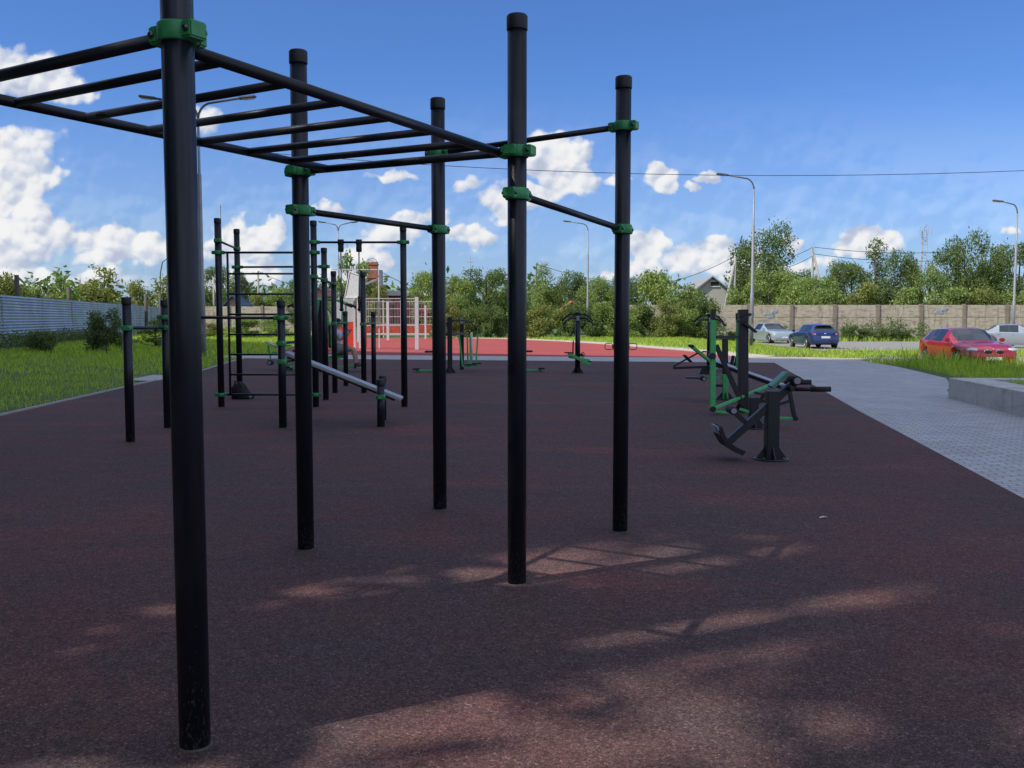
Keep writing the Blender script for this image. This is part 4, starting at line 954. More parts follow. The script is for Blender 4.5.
lamp('single-armed street lamp beside the red hatchback near the right picture edge', 1013, 58.5, 8.9, (-1,), .08, 1.2)
xx = Q(161, 300, 120).x
o = thing('street_lamp', 'thin dark curved lamp far behind the corrugated fence', 'street lamp', (xx, 120, 0), group='street lamps')
MB().path([(xx,120,-.2), (xx,120,7.2), (xx+.3,120,8.6), (xx+.9,120,9.1), (xx+1.6,120,8.9)], [.12,.09,.08,.07,.06], 8).build('pole', 'lampm', o)
MB().rbox((xx+1.9,120,8.8), (.6,.25,.12), None, .03).build('lamp_head', 'lampm', o)

# ------------------------------------------------------------------ utility poles, wires, mast
def upole(label, px, pytop, d, brace=0, mat='concpole', z0=-.3, arm=True, r=.14):
    t = Q(px, pytop, d); o = thing('utility_pole', label, 'utility pole', (t.x, d, z0), group='utility poles')
    m = MB(); m.path([(t.x, d, z0), tuple(t)], [r*1.2, r*.85], 8); m.build('pole', mat, o)
    if brace: m = MB(); m.path([(t.x+brace, d-.5, z0), (t.x+.05*brace, d-.05, t.z-.8)], [r, r*.8], 8); m.build('brace', mat, o)
    if arm:
        m = MB(); m.box((t.x, d-.16, t.z-.25), (1.3,.08,.08)); a = m.build('crossarm', 'woodpost', o)
        i = MB()
        for k in (-.6, 0, .6): i.lathe((t.x+k, d-.16, t.z-.21), [(.03,0),(.05,.05),(.05,.12),(.02,.16)], 8)
        i.build('insulator', 'white', a)
    return t
u1 = upole('leaning pale concrete utility pole pair left of the big round tree', 735, 256, 92, -1.6, z0=-.3, arm=False)
u2 = upole('concrete utility pole with slanted brace rising from the trees right of the big tree', 813, 247, 100, 2.0, arm=False)
u3 = upole('thin dark wooden utility pole above the hedge right of the tallest post', 536.5, 264, 110, 0, 'woodpost', arm=False, r=.10)
u4 = upole('pale utility pole between the two rear ladder posts', 258, 271, 115, 0)
u5 = upole('short pale braced utility pole behind the left end of the wall bars', 213.5, 277, 112, 1.6, arm=False)
u6 = upole('utility pole mostly out of view at far right behind trees', 1045, 240, 105, 0)
def wire(label, a, b, sag, r=.02):
    a, b = Vector(a), Vector(b); o = MB().path([a.lerp(b, t)-Zv*sag*4*t*(1-t) for t in np.linspace(0, 1, 17)], r, 5).build('overhead_wire', 'wire'); tag(o, label, 'wire', 'overhead wires'); return o
wire('long thin overhead wire crossing the whole sky above the lamp posts', Q(195, 146, 40), Q(1100, 167, 40), Q(600, 156, 40).z-Q(600, 173.5, 40).z, .013)
wire('wire dropping left from the leaning pole pair above the grey gable', u1, Q(640, 286, 92), .6, .028)
wire('upper wire strung between the leaning pole pair and the braced concrete pole', u1, u2, .9, .028)
wire('lower wire strung between the leaning pole pair and the braced concrete pole', u1-Zv*.6, u2-Zv*.9, 1.1, .028)
wire('upper wire running right from the braced concrete pole toward the tall trees', u2, u6, 1.0, .028)
wire('lower wire running right from the braced concrete pole toward the tall trees', u2-Zv*.7, u6-Zv*.7, 1.2, .028)
wire('wire running right from the wooden pole over the hedge', u3, Q(640, 283, 108), .5, .028)
wire('wire sloping right from the pole behind the wall bars', u4, Q(330, 292, 112), .5, .03)
wire('wire sloping down from brick chimney across to the right', Q(380, 271, 92), Q(440, 292, 92), .4, .028)
# telecom mast
mx_ = Q(924, 227, 220); o = thing('telecom_mast', 'distant lattice telecom mast with antennas poking above the trees', 'mast', (mx_.x, 220, 0))
m = MB(); zt = mx_.z
for sx, sy in ((-1,-1),(1,-1),(0,1)): m.path([(mx_.x+sx*1.4, 220+sy, 0), (mx_.x+sx*.5, 220+sy*.4, zt-1)], .12, 6)
for k in range(14):
    z = zt*(k+.5)/14; w = 1.4-.9*z/zt; m.beam((mx_.x-w,219.5,z), (mx_.x+w,219.5,z+zt/14*(1 if k%2 else -1)*.8), .09, .09); m.beam((mx_.x-w,219.5,z), (mx_.x+w,219.5,z), .08, .08)
m.build('lattice', 'galv', o)
for sx in (-1.3, -.4, .6, 1.4): 
    m = MB(); m.rbox((mx_.x+sx,219.2,zt-.9), (.2,.14,1.9), None, .05); m.build('antenna', 'whitey', o)
ms = Q(220.2, 205, 140); o = MB().path([(ms.x, 140, -.2), (ms.x, 140, ms.z*.6), tuple(ms)], [.16, .12, .09], 6).build('mast', 'lampm'); tag(o, 'thin dark distant mast lined up above the far-left ladder post', 'mast')
ms = Q(470, 255, 260); o = thing('mast', 'very faint distant radio mast above the hedge right of the court', 'mast', (ms.x, 260, 0))
MB().path([(ms.x, 260, 0), tuple(ms)], [.22, .10], 6).build('pole', 'galv', o); MB().beam((ms.x-.8,260,ms.z-2), (ms.x+.8,260,ms.z-2), .12, .12).build('crossarm', 'galv', o)

# ------------------------------------------------------------------ fences
def concrete_fence(label, x0, y0, x1, y1, pitch, h, z0):
    o = thing('concrete_fence', label, 'fence', (x0, y0, z0)); a, b = Vector((x0,y0,z0)), Vector((x1,y1,z0)); n = round((b-a).length/pitch)
    d = (b-a).normalized(); nn = Vector((-d.y, d.x, 0)); rot = Matrix((d, nn, Zv)).transposed()
    for i in range(n):
        p = a.lerp(b, (i+.5)/n); l = (b-a).length/n-.30
        m = MB(); z = z0-.1; dz = random.uniform(-.04, .04)
        for k in range(3):
            hh = (h+.1)/3; m.rbox((p.x, p.y, z+hh/2), (l, .12, hh-.03), rot, .012); z += hh
        m.build('panel', 'fencepanel', o)
    for i in range(n+1):
        p = a.lerp(b, i/n); hh = h+random.uniform(.0, .12)
        m = MB(); m.rbox((p.x-nn.x*.03, p.y-nn.y*.03, z0+hh/2-.1), (.27, .24, hh+.2), rot @ Matrix.Rotation(random.uniform(-.015, .015), 3, 'Y'), .015); m.build('post', 'fencepost', o)
    return o
fx = Q(834.5, 320, 78).x
cf = concrete_fence('long weathered concrete panel fence behind the parked cars', fx-3.6*5, 78, fx+3.6*11, 78, 3.6, 3.05, -.45)
for x0, x1, z in ((748, 775, 314), (938, 946, 311)):
    for k in range(5):
        p = Q(random.uniform(x0, x1), z+random.uniform(-3, 3), 78); m = MB(); m.ell((p.x, 77.93, p.z), (random.uniform(.15,.5), .006, random.uniform(.06,.2)), 8, 5); m.build('paint_smear', 'graf', cf)
concrete_fence('far concrete panel fence behind the hedge seen through the wall bars', Q(195, 310, 104).x, 104, Q(330, 310, 104).x, 104, 3.6, 3.0, -.2)

def corrugated_fence():
    pts = [Vector(p) for p in ((-21.5,30.5,0), (-24.9,45.5,0), (-28.8,61,0), (-32.6,77,0), (-38.5,103,0))]
    o = thing('corrugated_fence', 'blue grey corrugated sheet metal fence along the left lawn', 'fence', pts[1])
    for a, b in zip(pts[:-1], pts[1:]):
        n = max(1, round((b-a).length/8.5))
        for i in range(n):
            p = a.lerp(b, i/n); q = a.lerp(b, (i+1)/n); d = (q-p).normalized(); nn = Vector((d.y, -d.x, 0)); off = .03*(i % 2)
            m = MB(); rows = 110; h = 2.72+random.uniform(-.05, .05); vs = []
            for k in range(rows+1):
                z = -.05+h*k/rows; w = .030*math.sin(k/rows*h/.150*2*math.pi)
                bow = .04*math.sin(k/rows*3+i*2)
                for e in (p, q): vs.append(e+nn*(w+off+bow)+Vector((0,0,z)))
            m.add(vs, [(2*k, 2*k+1, 2*k+3, 2*k+2) for k in range(rows)], True); m.build('sheet', 'corr', o)
            ps = MB(); ps.beam(p+nn*-.12-Zv*.1, p+nn*-.12+Zv*(h+.1), .12, .12, (0,1,0)); ps.build('post', 'woodpost', o); MB().beam(p+nn*.05+Zv*.02, p+nn*.05+Zv*(h*.95), .035, .015, nn).build('seam_strip', 'galv', o)
    return o
corrugated_fence()
for i, (px, pt, pb, w) in enumerate(((16.5,275,300,4.5), (68.5,287,305,4), (145.5,294,308,3.2), (160,294,310,3.2))):
    dd = (52, 62, 88, 92)[i]; t = Q(px, pt, dd); m = MB(); m.path([(t.x, dd, 0), (t.x+.03, dd, t.z*.5), tuple(t)], [w*dd/F/2*1.1]*2+[w*dd/F/2], 8)
    ob = m.build('wooden_post', 'woodpost'); tag(ob, ['tall weathered post standing behind the fence at the far left', 'stubby weathered post showing above the fence left of the spindly shrub', 'pale short post behind the fence left of the nearest black post', 'pale short post behind the fence hugging the nearest black post'][i], 'post', 'posts behind the corrugated fence')

# court enclosure: white mesh fence, red boards, goal and basketball stand
def court_fence():
    o = thing('court_fence', 'white mesh sports court fence with red lower boards', 'fence', (-9, 70, 0))
    def wp(px, py, h=2.75, r=.05, z0=0):
        g = G(px, py); m = MB(); m.beam((g.x,g.y,z0), (g.x,g.y,h), r*2, r*2, (0,1,0)); m.build('post', 'white', o); return Vector((g.x, g.y, 0))
    a = wp(417, 349.5, 2.5, .17/2); b = wp(388, 340.2, 2.6, .17/2); c = wp(425.5, 339, 2.4, .12/2); e = wp(359, 342, 2.7, .2/2); f = wp(404, 349.5, 2.5, .03)
    g0 = Vector((Q(366, 340, 71).x, 71, 0)); g1 = Vector((Q(436, 340, 71).x, 71, 0))
    m = MB(); m.box(((g0+g1)/2)+Zv*.62, ((g1-g0).length, .06, .72)); bo = m.build('board', 'boardred', o)
    m = MB(); m.box(((g0+g1)/2)+Vector((0,-.04,.28)), ((g1-g0).length, .03, .10)); m.build('rail', 'white', o)
    msh = MB(); n = int((g1-g0).length/.22)
    for i in range(n+1): p = g0.lerp(g1, i/n); msh.beam(p+Zv*1.0, p+Zv*2.75, .009, .009)
    for z in (1.02, 1.6, 2.2, 2.74): msh.beam(g0+Zv*z, g1+Zv*z, .04, .04)
    msh.build('mesh_panel', 'white', o)
    for i in range(5): p = g0.lerp(g1, i/4); m = MB(); m.beam(p, p+Zv*2.85, .07, .07, (0,1,0)); m.build('post', 'white', o)
    # front run of the enclosure
    h0 = a; h1 = Vector((Q(365, 340, 44).x, 44.2, 0))
    msh = MB(); n = 26
    for z in (2.42, 1.15): msh.beam(h0+Zv*z, h1+Zv*z, .04, .04)
    for i in range(n): p = h0.lerp(h1, (i+.5)/n); msh.beam(p+Zv*1.15, p+Zv*2.42, .006, .006)
    msh.build('mesh_panel', 'white', o)
    return o
court_fence()
def goal():
    y = 46
    X_ = lambda px: Q(px, 320, y).x; Z_ = lambda py: Q(350, py, y).z
    o = thing('goal_wall', 'white and red panel goal wall with basketball backboard above it', 'goal', (X_(350), y, 0))
    for x0, x1 in ((333, 354.5), (360, 366.5)):
        cx = (X_(x0)+X_(x1))/2; w = X_(x1)-X_(x0)
        m = MB(); m.rbox((cx, y, (Z_(322)+Z_(298.5))/2), (w, .08, Z_(298.5)-Z_(322)), None, .01); m.build('panel', 'whitey', o)
        m = MB(); m.rbox((cx, y, (Z_(322)+.05)/2), (w, .085, Z_(322)-.06), None, .01); m.build('lower_panel', 'redp', o)
    for px in (354.8, 360): m = MB(); m.beam((X_(px), y-.09, 0), (X_(px), y-.09, Z_(298)), .10, .08, (0,1,0)); m.build('post', 'white', o)
    m = MB(); m.beam((X_(332), y, Z_(269.5)), (X_(379), y, Z_(269.5)), .05, .05); m.beam((X_(379), y, Z_(269.5)), (X_(379), y, 0), .06, .06, (0,1,0)); m.build('top_rail', 'white', o)
    q = [Vector((X_(px), y-.3-.004*(px-346)*10, Z_(py))) for px, py in ((346.5,297.5), (352.5,272), (362.5,276), (361.5,298))]
    m = MB(); m.prism(q, Vector((.02,.06,0))); bb = m.build('backboard', 'whitey', o)
    m = MB(); 
    for i in range(4): m.beam(q[i]-Y*.02, q[(i+1)%4]-Y*.02, .05, .05)
    m.build('backboard_frame', 'white', bb)
    m = MB(); m.beam((X_(353.5), y-.5, Z_(290.5)), (X_(379), y+.2, Z_(278.5)), .09, .09); m.build('support_arm', 'white', o)
    m = MB(); m.box((X_(381), y+.2, Z_(278)), (.10,.5,Z_(270)-Z_(286))); m.build('side_board', 'galv', o)
    c = Vector((X_(373), y-.1, Z_(266.5))); m = MB(); m.path([c+Vector((.29*math.cos(t), 0, .40*math.sin(t))) for t in np.linspace(0, 2*math.pi, 25)], .012, 6); m.build('hoop_ring', 'lampm', o)
goal()

# ------------------------------------------------------------------ far buildings
def house(name, label, x0, x1, y, zb, ze, zr, wall, roof, depth=7, chim=None, win=()):
    w = Q(x1, 318, y).x-Q(x0, 318, y).x; cx = (Q(x1, 318, y).x+Q(x0, 318, y).x)/2
    o = thing(name, label, 'building', (cx, y, zb))
    m = MB(); m.prism([(cx-w/2,y,zb),(cx+w/2,y,zb),(cx+w/2,y,ze),(cx,y,zr-.1),(cx-w/2,y,ze)], (0,depth,0)); m.build('wall', wall, o)
    r = MB()
    for s in (-1, 1): r.prism([(cx+s*(w/2+.4),y-.4,ze-.28),(cx+s*(w/2+.4),y-.4,ze-.12),(cx,y-.4,zr+.14),(cx,y-.4,zr-.02)], (0,depth+.8,0))
    rf = r.build('roof', roof, o)
    if chim:
        px0, px1, pt, dd = chim; a, b = Q(px0, pt, dd), Q(px1, pt, dd); h = a.z; cw = b.x-a.x; c = (a.x+b.x)/2
        m = MB(); m.box((c, dd, (ze+h)/2), (cw, cw, h-ze)); m.box((c, dd, h-.25), (cw*1.12, cw*1.12, .16)); m.box((c, dd, h-1.6), (cw*1.2, cw*1.2, .2)); m.box((c, dd, h-2.9), (cw*1.12, cw*1.12, .2)); m.build('chimney', 'brick', rf)
    for (px0, px1, py0, py1) in win:
        a, b = Q(px0, py0, y-.06), Q(px1, py1, y-.06); m = MB(); m.box(((a.x+b.x)/2, y, (a.z+b.z)/2), (b.x-a.x, .12, a.z-b.z)); wn = m.build('window', 'dark', o)
        f = MB(); f.box(((a.x+b.x)/2, y-.08, a.z+.05), (b.x-a.x+.25, .06, .12)); f.box(((a.x+b.x)/2, y-.08, b.z-.05), (b.x-a.x+.25, .06, .12)); f.build('frame', 'white', wn)
    return o
house('house', 'brown-roofed brick house with tall brick chimney behind the sports court', 357, 386, 95, 0, Q(0,302,95).z, Q(0,283,95).z, 'brick', 'roofbrown', 8, (368.5, 377.5, 262, 98), ((379,383,297,301),))
house('house', 'grey gabled building with one dark window behind the hedge', 694, 729, 108, -.4, Q(0,291,108).z, Q(0,277,108).z, 'plaster', 'roofgrey', 9, None, ((711,718.5,281.5,286),))
house('house', 'small house with orange tiled roof half hidden in the shrubs', 565, 579, 92, -.3, Q(0,308,92).z, Q(0,302,92).z, 'plaster', 'rooforange', 5)
house('house', 'tiny far house with dark blue roof between the left ladder posts', 227, 240, 112, -.2, Q(0,304,112).z, Q(0,296,112).z, 'pinkwall', 'roofblue', 6)
house('house', 'pink walled house glimpsed above the court behind the rear posts', 312, 327, 118, -.2, Q(0,295,118).z, Q(0,288,118).z, 'pinkwall', 'roofbrown', 6)
def shop():
    y = 100; a, b = Q(384, 320, y).x, Q(440, 320, y).x; w = b-a; cx = (a+b)/2
    o = thing('shop_building', 'long low magenta and red fronted building with white roof edge behind court', 'building', (cx, y, 0))
    z1 = Q(0, 296, y).z; m = MB(); m.box((cx, y+4, z1/2-.2), (w, 8, z1+.4)); m.build('wall', 'brick', o)
    m = MB(); m.box((cx, y+3.8, z1+.28), (w+.6, 9, .5)); m.build('roof', 'white', o)
    for i in range(6):
        x = a+w*(i+.5)/6; m = MB(); m.rbox((x, y-.05, z1-1.4), (w/6-.15, .09, 2.0), None, .01); m.build('banner_panel', 'magenta', o)
    for i in range(4):
        x = a+w*(i+.5)/4; m = MB(); m.box((x, y-.04, .9), (w/4-.9, .08, 1.7)); m.build('window', 'autoglass', o)
shop()
sw = [(470,520,296,'low red roofed shed glimpsed through the hedge'), ]
house('shed', 'low red roofed shed barely visible through the hedge right of court', 455, 470, 84, -.2, Q(0,305,84).z, Q(0,301,84).z, 'brick', 'redp', 4)
house('warehouse', 'long pale roofed warehouse hidden behind trees at far right', 935, 1000, 130, -.4, Q(0,302,130).z, Q(0,296,130).z, 'plaster', 'white', 12)

# ------------------------------------------------------------------ vegetation
def leaf_mesh(name, blobs, n, size, mat, seed, shell=.55, droop=0.0):
    g = np.random.default_rng(seed)
    wts = np.array([b[3]*b[4]*b[5] for b in blobs])**.75; wts /= wts.sum()
    idx = g.choice(len(blobs), n, p=wts); B = np.array(blobs)[idx]
    d = g.normal(size=(n,3)); d /= np.linalg.norm(d, axis=1)[:,None]
    rad = 1-shell*(1-g.random(n)**.6)*1.0; rad *= 1+.14*np.clip(g.normal(size=n), -2, 1.1)
    ctr = B[:, :3] + d*B[:, 3:6]*rad[:,None]
    # twig clumping
    k = max(1, n//14); cl = ctr[g.integers(0, n, k)]; sel = g.random(n) < .6
    near = cl[g.integers(0, k, n)]; ctr[sel] = near[sel] + g.normal(size=(sel.sum(),3))*size*1.5
    u = g.normal(size=(n,3)); u /= np.linalg.norm(u, axis=1)[:,None]
    nn = d*.6+np.array([0,0,.5])+g.normal(size=(n,3))*.55; v = np.cross(nn, u); v /= np.linalg.norm(v, axis=1)[:,None]+1e-9
    s = size*(.6+.8*g.random(n))[:,None]
    a = ctr-u*s; b = ctr+v*s*.42; c = ctr+u*s; e = ctr-v*s*.42
    return verts_mesh(name, np.stack([a,b,c,e], 1).reshape(-1,3), 4, mat)
def verts_mesh(name, V, k, mat, smooth=False):
    n = len(V)//k; me = bpy.data.meshes.new(name)
    me.vertices.add(n*k); me.vertices.foreach_set('co', V.astype(np.float32).ravel())
    me.loops.add(n*k); me.loops.foreach_set('vertex_index', np.arange(n*k, dtype=np.int32))
    me.polygons.add(n); me.polygons.foreach_set('loop_start', np.arange(0, n*k, k, dtype=np.int32)); me.polygons.foreach_set('loop_total', np.full(n, k, dtype=np.int32))
    me.update(calc_edges=True); me.materials.append(M[mat]); return me
def crown_blobs(seed, style):
    g = random.Random(seed); bl = []
    if style == 'round':
        for _ in range(26):
            t = g.random(); a = g.uniform(0, 6.28); z = .30+.66*t; rr = .36*math.sin(math.pi*min(1, (z-.12)/.95))**.7*g.uniform(.5, 1.05)
            s = g.uniform(.09, .17); bl.append((rr*math.cos(a), rr*math.sin(a), z-.05, s, s, s*.8))
    elif style == 'tall':
        for _ in range(24):
            z = g.uniform(.22, .95); a = g.uniform(0, 6.28); rr = .20*(1-(z-.5)**2*2.5)*g.uniform(.3, 1.1); s = g.uniform(.07, .12)
            bl.append((rr*math.cos(a), rr*math.sin(a), z, s, s, s*1.15))
    elif style == 'bush':
        for _ in range(24):
            z = g.uniform(.06, .85); a = g.uniform(0, 6.28); rr = .55*(1-z*.55)*g.uniform(.3, 1.05); s = g.uniform(.13, .22)
            bl.append((rr*math.cos(a), rr*math.sin(a), z, s, s, s*.8))
    elif style == 'sparse':
        for _ in range(20):
            z = g.uniform(.15, .97); a = g.uniform(0, 6.28); rr = .30*(1.05-z*.75)*g.uniform(.3, 1.2); s = g.uniform(.04, .09)
            bl.append((rr*math.cos(a), rr*math.sin(a), z, s, s, s))
    return bl
def trunk_mesh(seed, blobs, h0=.5):
    g = random.Random(seed); m = MB()
    m.path([(0,0,-.03), (.01,.0,h0*.5), (0,.01,h0), (.015,0,.86)], [.026,.020,.015,.004], 8)
    for b in g.sample(blobs, min(9, len(blobs))):
        z0 = max(.10, b[2]*g.uniform(.4, .65)); p = Vector((0,0,z0)); q = Vector(b[:3]); mid = p.lerp(q, .5)+Vector((0,0,-.02))
        m.path([p, mid, q], [.010, .007, .003], 5)
    me = bpy.data.meshes.new('trunk'); me.from_pydata(m.v, [], m.f); me.polygons.foreach_set('use_smooth', m.sm); me.materials.append(M['bark']); return me
VEG = {}
def veg(style, mat, n, size, seeds):
    for s in seeds:
        bl = crown_blobs(s, style)
        VEG.setdefault((style, mat), []).append((leaf_mesh('crown', bl, n, size, mat, s), trunk_mesh(s, bl, .5 if style != 'bush' else .3)))
veg('round', 'leafA', 10000, .0155, (1, 2, 3)); veg('round', 'leafB', 11500, .015, (4, 5, 6))
veg('tall', 'leafB', 8000, .0125, (7, 8)); veg('tall', 'leafA', 7500, .013, (9, 10))
veg('bush', 'leafA', 9000, .027, (11, 12, 13)); veg('bush', 'leafC', 8000, .028, (14, 15)); veg('bush', 'leafB', 8500, .027, (16, 17))
veg('sparse', 'leafC', 1100, .028, (18, 19, 20)); veg('sparse', 'leafA', 2000, .026, (21, 22)); veg('tall', 'leafC', 3000, .02, (23,))
def plant(name, label, cat, px, pytop, d, wpx, style, mat, k, group, z0=None, base=None):
    t = Q(px, pytop, d); zb = T(t.x, d) if z0 is None else z0
    H = t.z-zb; W = wpx/F*d
    o = thing(name, label, cat, (t.x, d, zb), 0, group)
    crown, trunk = VEG[(style, mat)][k % len(VEG[(style, mat)])]
    nat = {'round': .86, 'tall': .50, 'bush': 1.18, 'sparse': .56}[style]
    sx = W/nat; rz = random.uniform(0, 6.28)
    for nm, me in (('crown' if name == 'tree' else 'foliage', crown), ('trunk' if name == 'tree' else 'stem', trunk)):
        c = bpy.data.objects.new(nm, me); COL.objects.link(c); c.parent = o; c.scale = (sx, sx, H/1.02); c.rotation_euler = (0, 0, rz)
    return o
# trees behind the concrete fence
TR = [
 ('broad dark tree with domed crown next to the slim braced pole', 852,258,92,58,'round','leafB',0), ('dark fine-leaved tree peaking just left of the telecom mast', 876,238,96,44,'tall','leafB',1),
 ('mid green tree between the telecom mast and the dark peaked tree', 901,246,94,50,'round','leafB',1), ('lower green tree directly beneath the telecom mast', 930,263,92,46,'round','leafA',0),
 ('tallest tree right of the telecom mast with open crown', 965,231,98,62,'round','leafB',2), ('upright tree between the tallest right tree and the last lamp', 990,240,100,40,'tall','leafA',0),
 ('tree cut by the right picture edge behind the last lamp', 1020,238,96,60,'round','leafB',0), ('dark conical tree just right of the slim braced pole', 838,258,104,26,'tall','leafB',0),
 ('hazy dark tree left of the braced concrete pole', 797,267,112,56,'round','leafB',1), ('rounded green tree straddling the braced pole base', 815,274,90,56,'round','leafA',1),
 ('big round grey-green tree standing alone high above the others', 764,224,118,74,'round','leafB',2), ('lower companion tree below the big round tree', 770,264,104,62,'round','leafA',2),
 ('pale green tree left of the big round tree near the leaning poles', 745,282,88,44,'bush','leafA',0), ('pale yellow-green bushy tree in front of the big round tree', 788,283,84,54,'bush','leafA',1),
 ('yellow-green bushy tree over the fence behind the blue hatchback', 824,285,84,50,'bush','leafA',2), ('bushy tree over the fence right of the blue hatchback', 862,281,84,50,'bush','leafC',0),
 ('bushy tree over the fence at the paint-smeared panel', 905,284,84,56,'bush','leafA',1), ('light green bushy tree over the fence behind the red hatchback', 948,287,84,54,'bush','leafA',0), 
 ('light green bushy tree over the fence left of the last lamp', 985,286,84,50,'bush','leafC',1), ('light green bushy tree over the fence at right edge', 1020,288,84,50,'bush','leafA',2),
 # hedge row beyond court
 ('dense tree at the left end of the hedge next to the court', 452,272,80,56,'round','leafA',0), ('dense dark-based tree second in the hedge beyond the court', 486,265,82,60,'round','leafB',0),
 ('tree in the hedge behind the central frame post', 516,280,84,46,'bush','leafA',1), ('tall narrow tree by the wooden utility pole', 546,265,98,36,'tall','leafA',1),
 ('rounded dark tree left of the slender court lamp', 572,268,96,48,'round','leafB',1), ('rounded tree right behind the slender court lamp', 602,274,90,52,'round','leafA',2),
 ('tree in the hedge peeking out left of the right frame post', 628,274,92,44,'round','leafB',2), ('full leafy tree right of the right frame post', 657,270,80,56,'bush','leafA',0),
 ('dense hedge tree halfway to the grey gabled building', 683,281,76,46,'bush','leafA',2), ('low full tree in front of the grey gabled building', 706,290,72,40,'bush','leafB',0),
 ('tree standing between the rear posts and the court fence', 430,268,86,46,'round','leafA',1), ('tree right of the brick chimney behind the magenta building', 401,286,104,40,'round','leafA',2),
 ('slender birch-like tree rising behind the goal wall', 348,246,78,30,'sparse','leafA',0), ('second slender birch-like tree right of the distant double lamp', 362,262,80,30,'sparse','leafA',1), ('yellow-green tree below the brick chimney', 378,284,74,26,'bush','leafC',1),
 # left far
 ('dark far tree between the lamp pole and the ladder', 214,262,118,36,'round','leafB',0), ('dark far tree behind the upper wall bars', 236,268,116,34,'round','leafB',1), ('green far tree right of the pale utility pole', 286,286,108,44,'round','leafA',0), ('lone green tree close behind the second frame post', 298,280,104,30,'round','leafB',2),
 ('pale green far tree next to the pale utility pole', 262,292,108,36,'bush','leafC',0)]
for lab, px, pt, d, w, st, mt, k in TR: plant('tree', lab, 'tree', px, pt, d, w, st, mt, k, 'trees around the lawn and court')
LT = [('yellowish tree at the far left above the fence', 12,272,62,56,'bush','leafC',0), ('thin twiggy yellow-green tree left of the spindly grey shrub', 48,280,66,34,'sparse','leafC',0),
 ('airy yellow-green sapling tree with tall shoots above the fence', 103,262,70,44,'sparse','leafC',1), ('low yellow-green tree filling below the airy sapling', 100,284,74,60,'bush','leafC',1), ('bushy yellow-green tree left of the nearest black post', 142,280,82,44,'bush','leafC',0),
 ('green tree touching the left side of the nearest black post', 163,274,92,34,'sparse','leafC',2), ('green tree hidden behind the nearest black post', 186,272,96,40,'bush','leafC',1), ('low yellow-green tree at the wooden fence posts', 75,286,76,44,'bush','leafA',1), ('spindly grey-green conical tree poking over the fence', 63,272,64,34,'sparse','leafA',0), ('dull green tree behind the left fence bend', 28,284,70,40,'bush','leafA',2)]
LT = [(a, b, c, (d if b < 55 else 90 if b < 90 else 112), w, st, mt, k) for a, b, c, d, w, st, mt, k in LT]
for lab, px, pt, d, w, st, mt, k in LT: plant('tree', lab, 'tree', px, pt, d, w, st, mt, k, 'trees behind the corrugated fence')
# shrubs
SH = [('bushy dark shrub growing against the corrugated fence', 105,306,41,44,'bush','leafB',0), ('dark twiggy shrub left of the second low post', 155,316,46,44,'sparse','leafA',0), ('low weedy shrub at the foot of the fence far left', 40,330,40,40,'bush','leafB',1),
 ('leafy green bush in the sunny strip behind the wall bars', 246,318,70,46,'bush','leafA',0), ('leafy green bush beside the low post in the sunny strip', 276,316,72,44,'bush','leafA',1), ('bright bush between lamp pole and ladder', 214,322,72,34,'bush','leafC',0)]
for i, px in enumerate(range(448, 712, 22)):
    w = ['leftmost','second','third','fourth','fifth','sixth','seventh','eighth','ninth','tenth','eleventh','last'][min(i, 11)]
    SH.append((f'{w} shrub from the left in the low hedge row along the court', px+random.randint(-4,4), random.randint(296,308), random.uniform(69.5,73), random.randint(32,44), 'bush', random.choice(['leafA','leafB','leafC','leafA']), i))
for px, lab in ((866,'weedy shrub at the fence foot right of the blue hatchback'), (886,'weedy shrub midway between blue and red cars'), (906,'weedy shrub against the fence just left of red hatchback'), (850,'small weedy shrub hugging the blue hatchback right side'), (736,'weedy shrub left of the single lamp by silver saloon'), (780,'tall weeds against fence between silver and blue cars')):
    SH.append((lab, px, random.randint(324,329), 73.5, 26, 'bush', 'leafB', px))
SH = SH  # weeds follow below
for lab, px, pt, d, w, st, mt, k in SH: plant('shrub', lab, 'shrub', px, pt, d, w, st, mt, k, 'shrubs around the lawn and court')
# far woodland
def woods():
    bl = []; g = random.Random(5)
    for i in range(230):
        x = g.uniform(-130, 150); y = g.uniform(135, 165); h = g.uniform(4, 7.2); r = g.uniform(3, 5.5); bl.append((x, y, h*.55, r, r, h*.6))
    me = leaf_mesh('far_wood', bl, 42000, .55, 'leafB', 9); o = bpy.data.objects.new('far_wood', me); COL.objects.link(o)
    tag(o, 'distant belt of dark green woodland closing the horizon', 'woodland', kind='stuff')
woods()

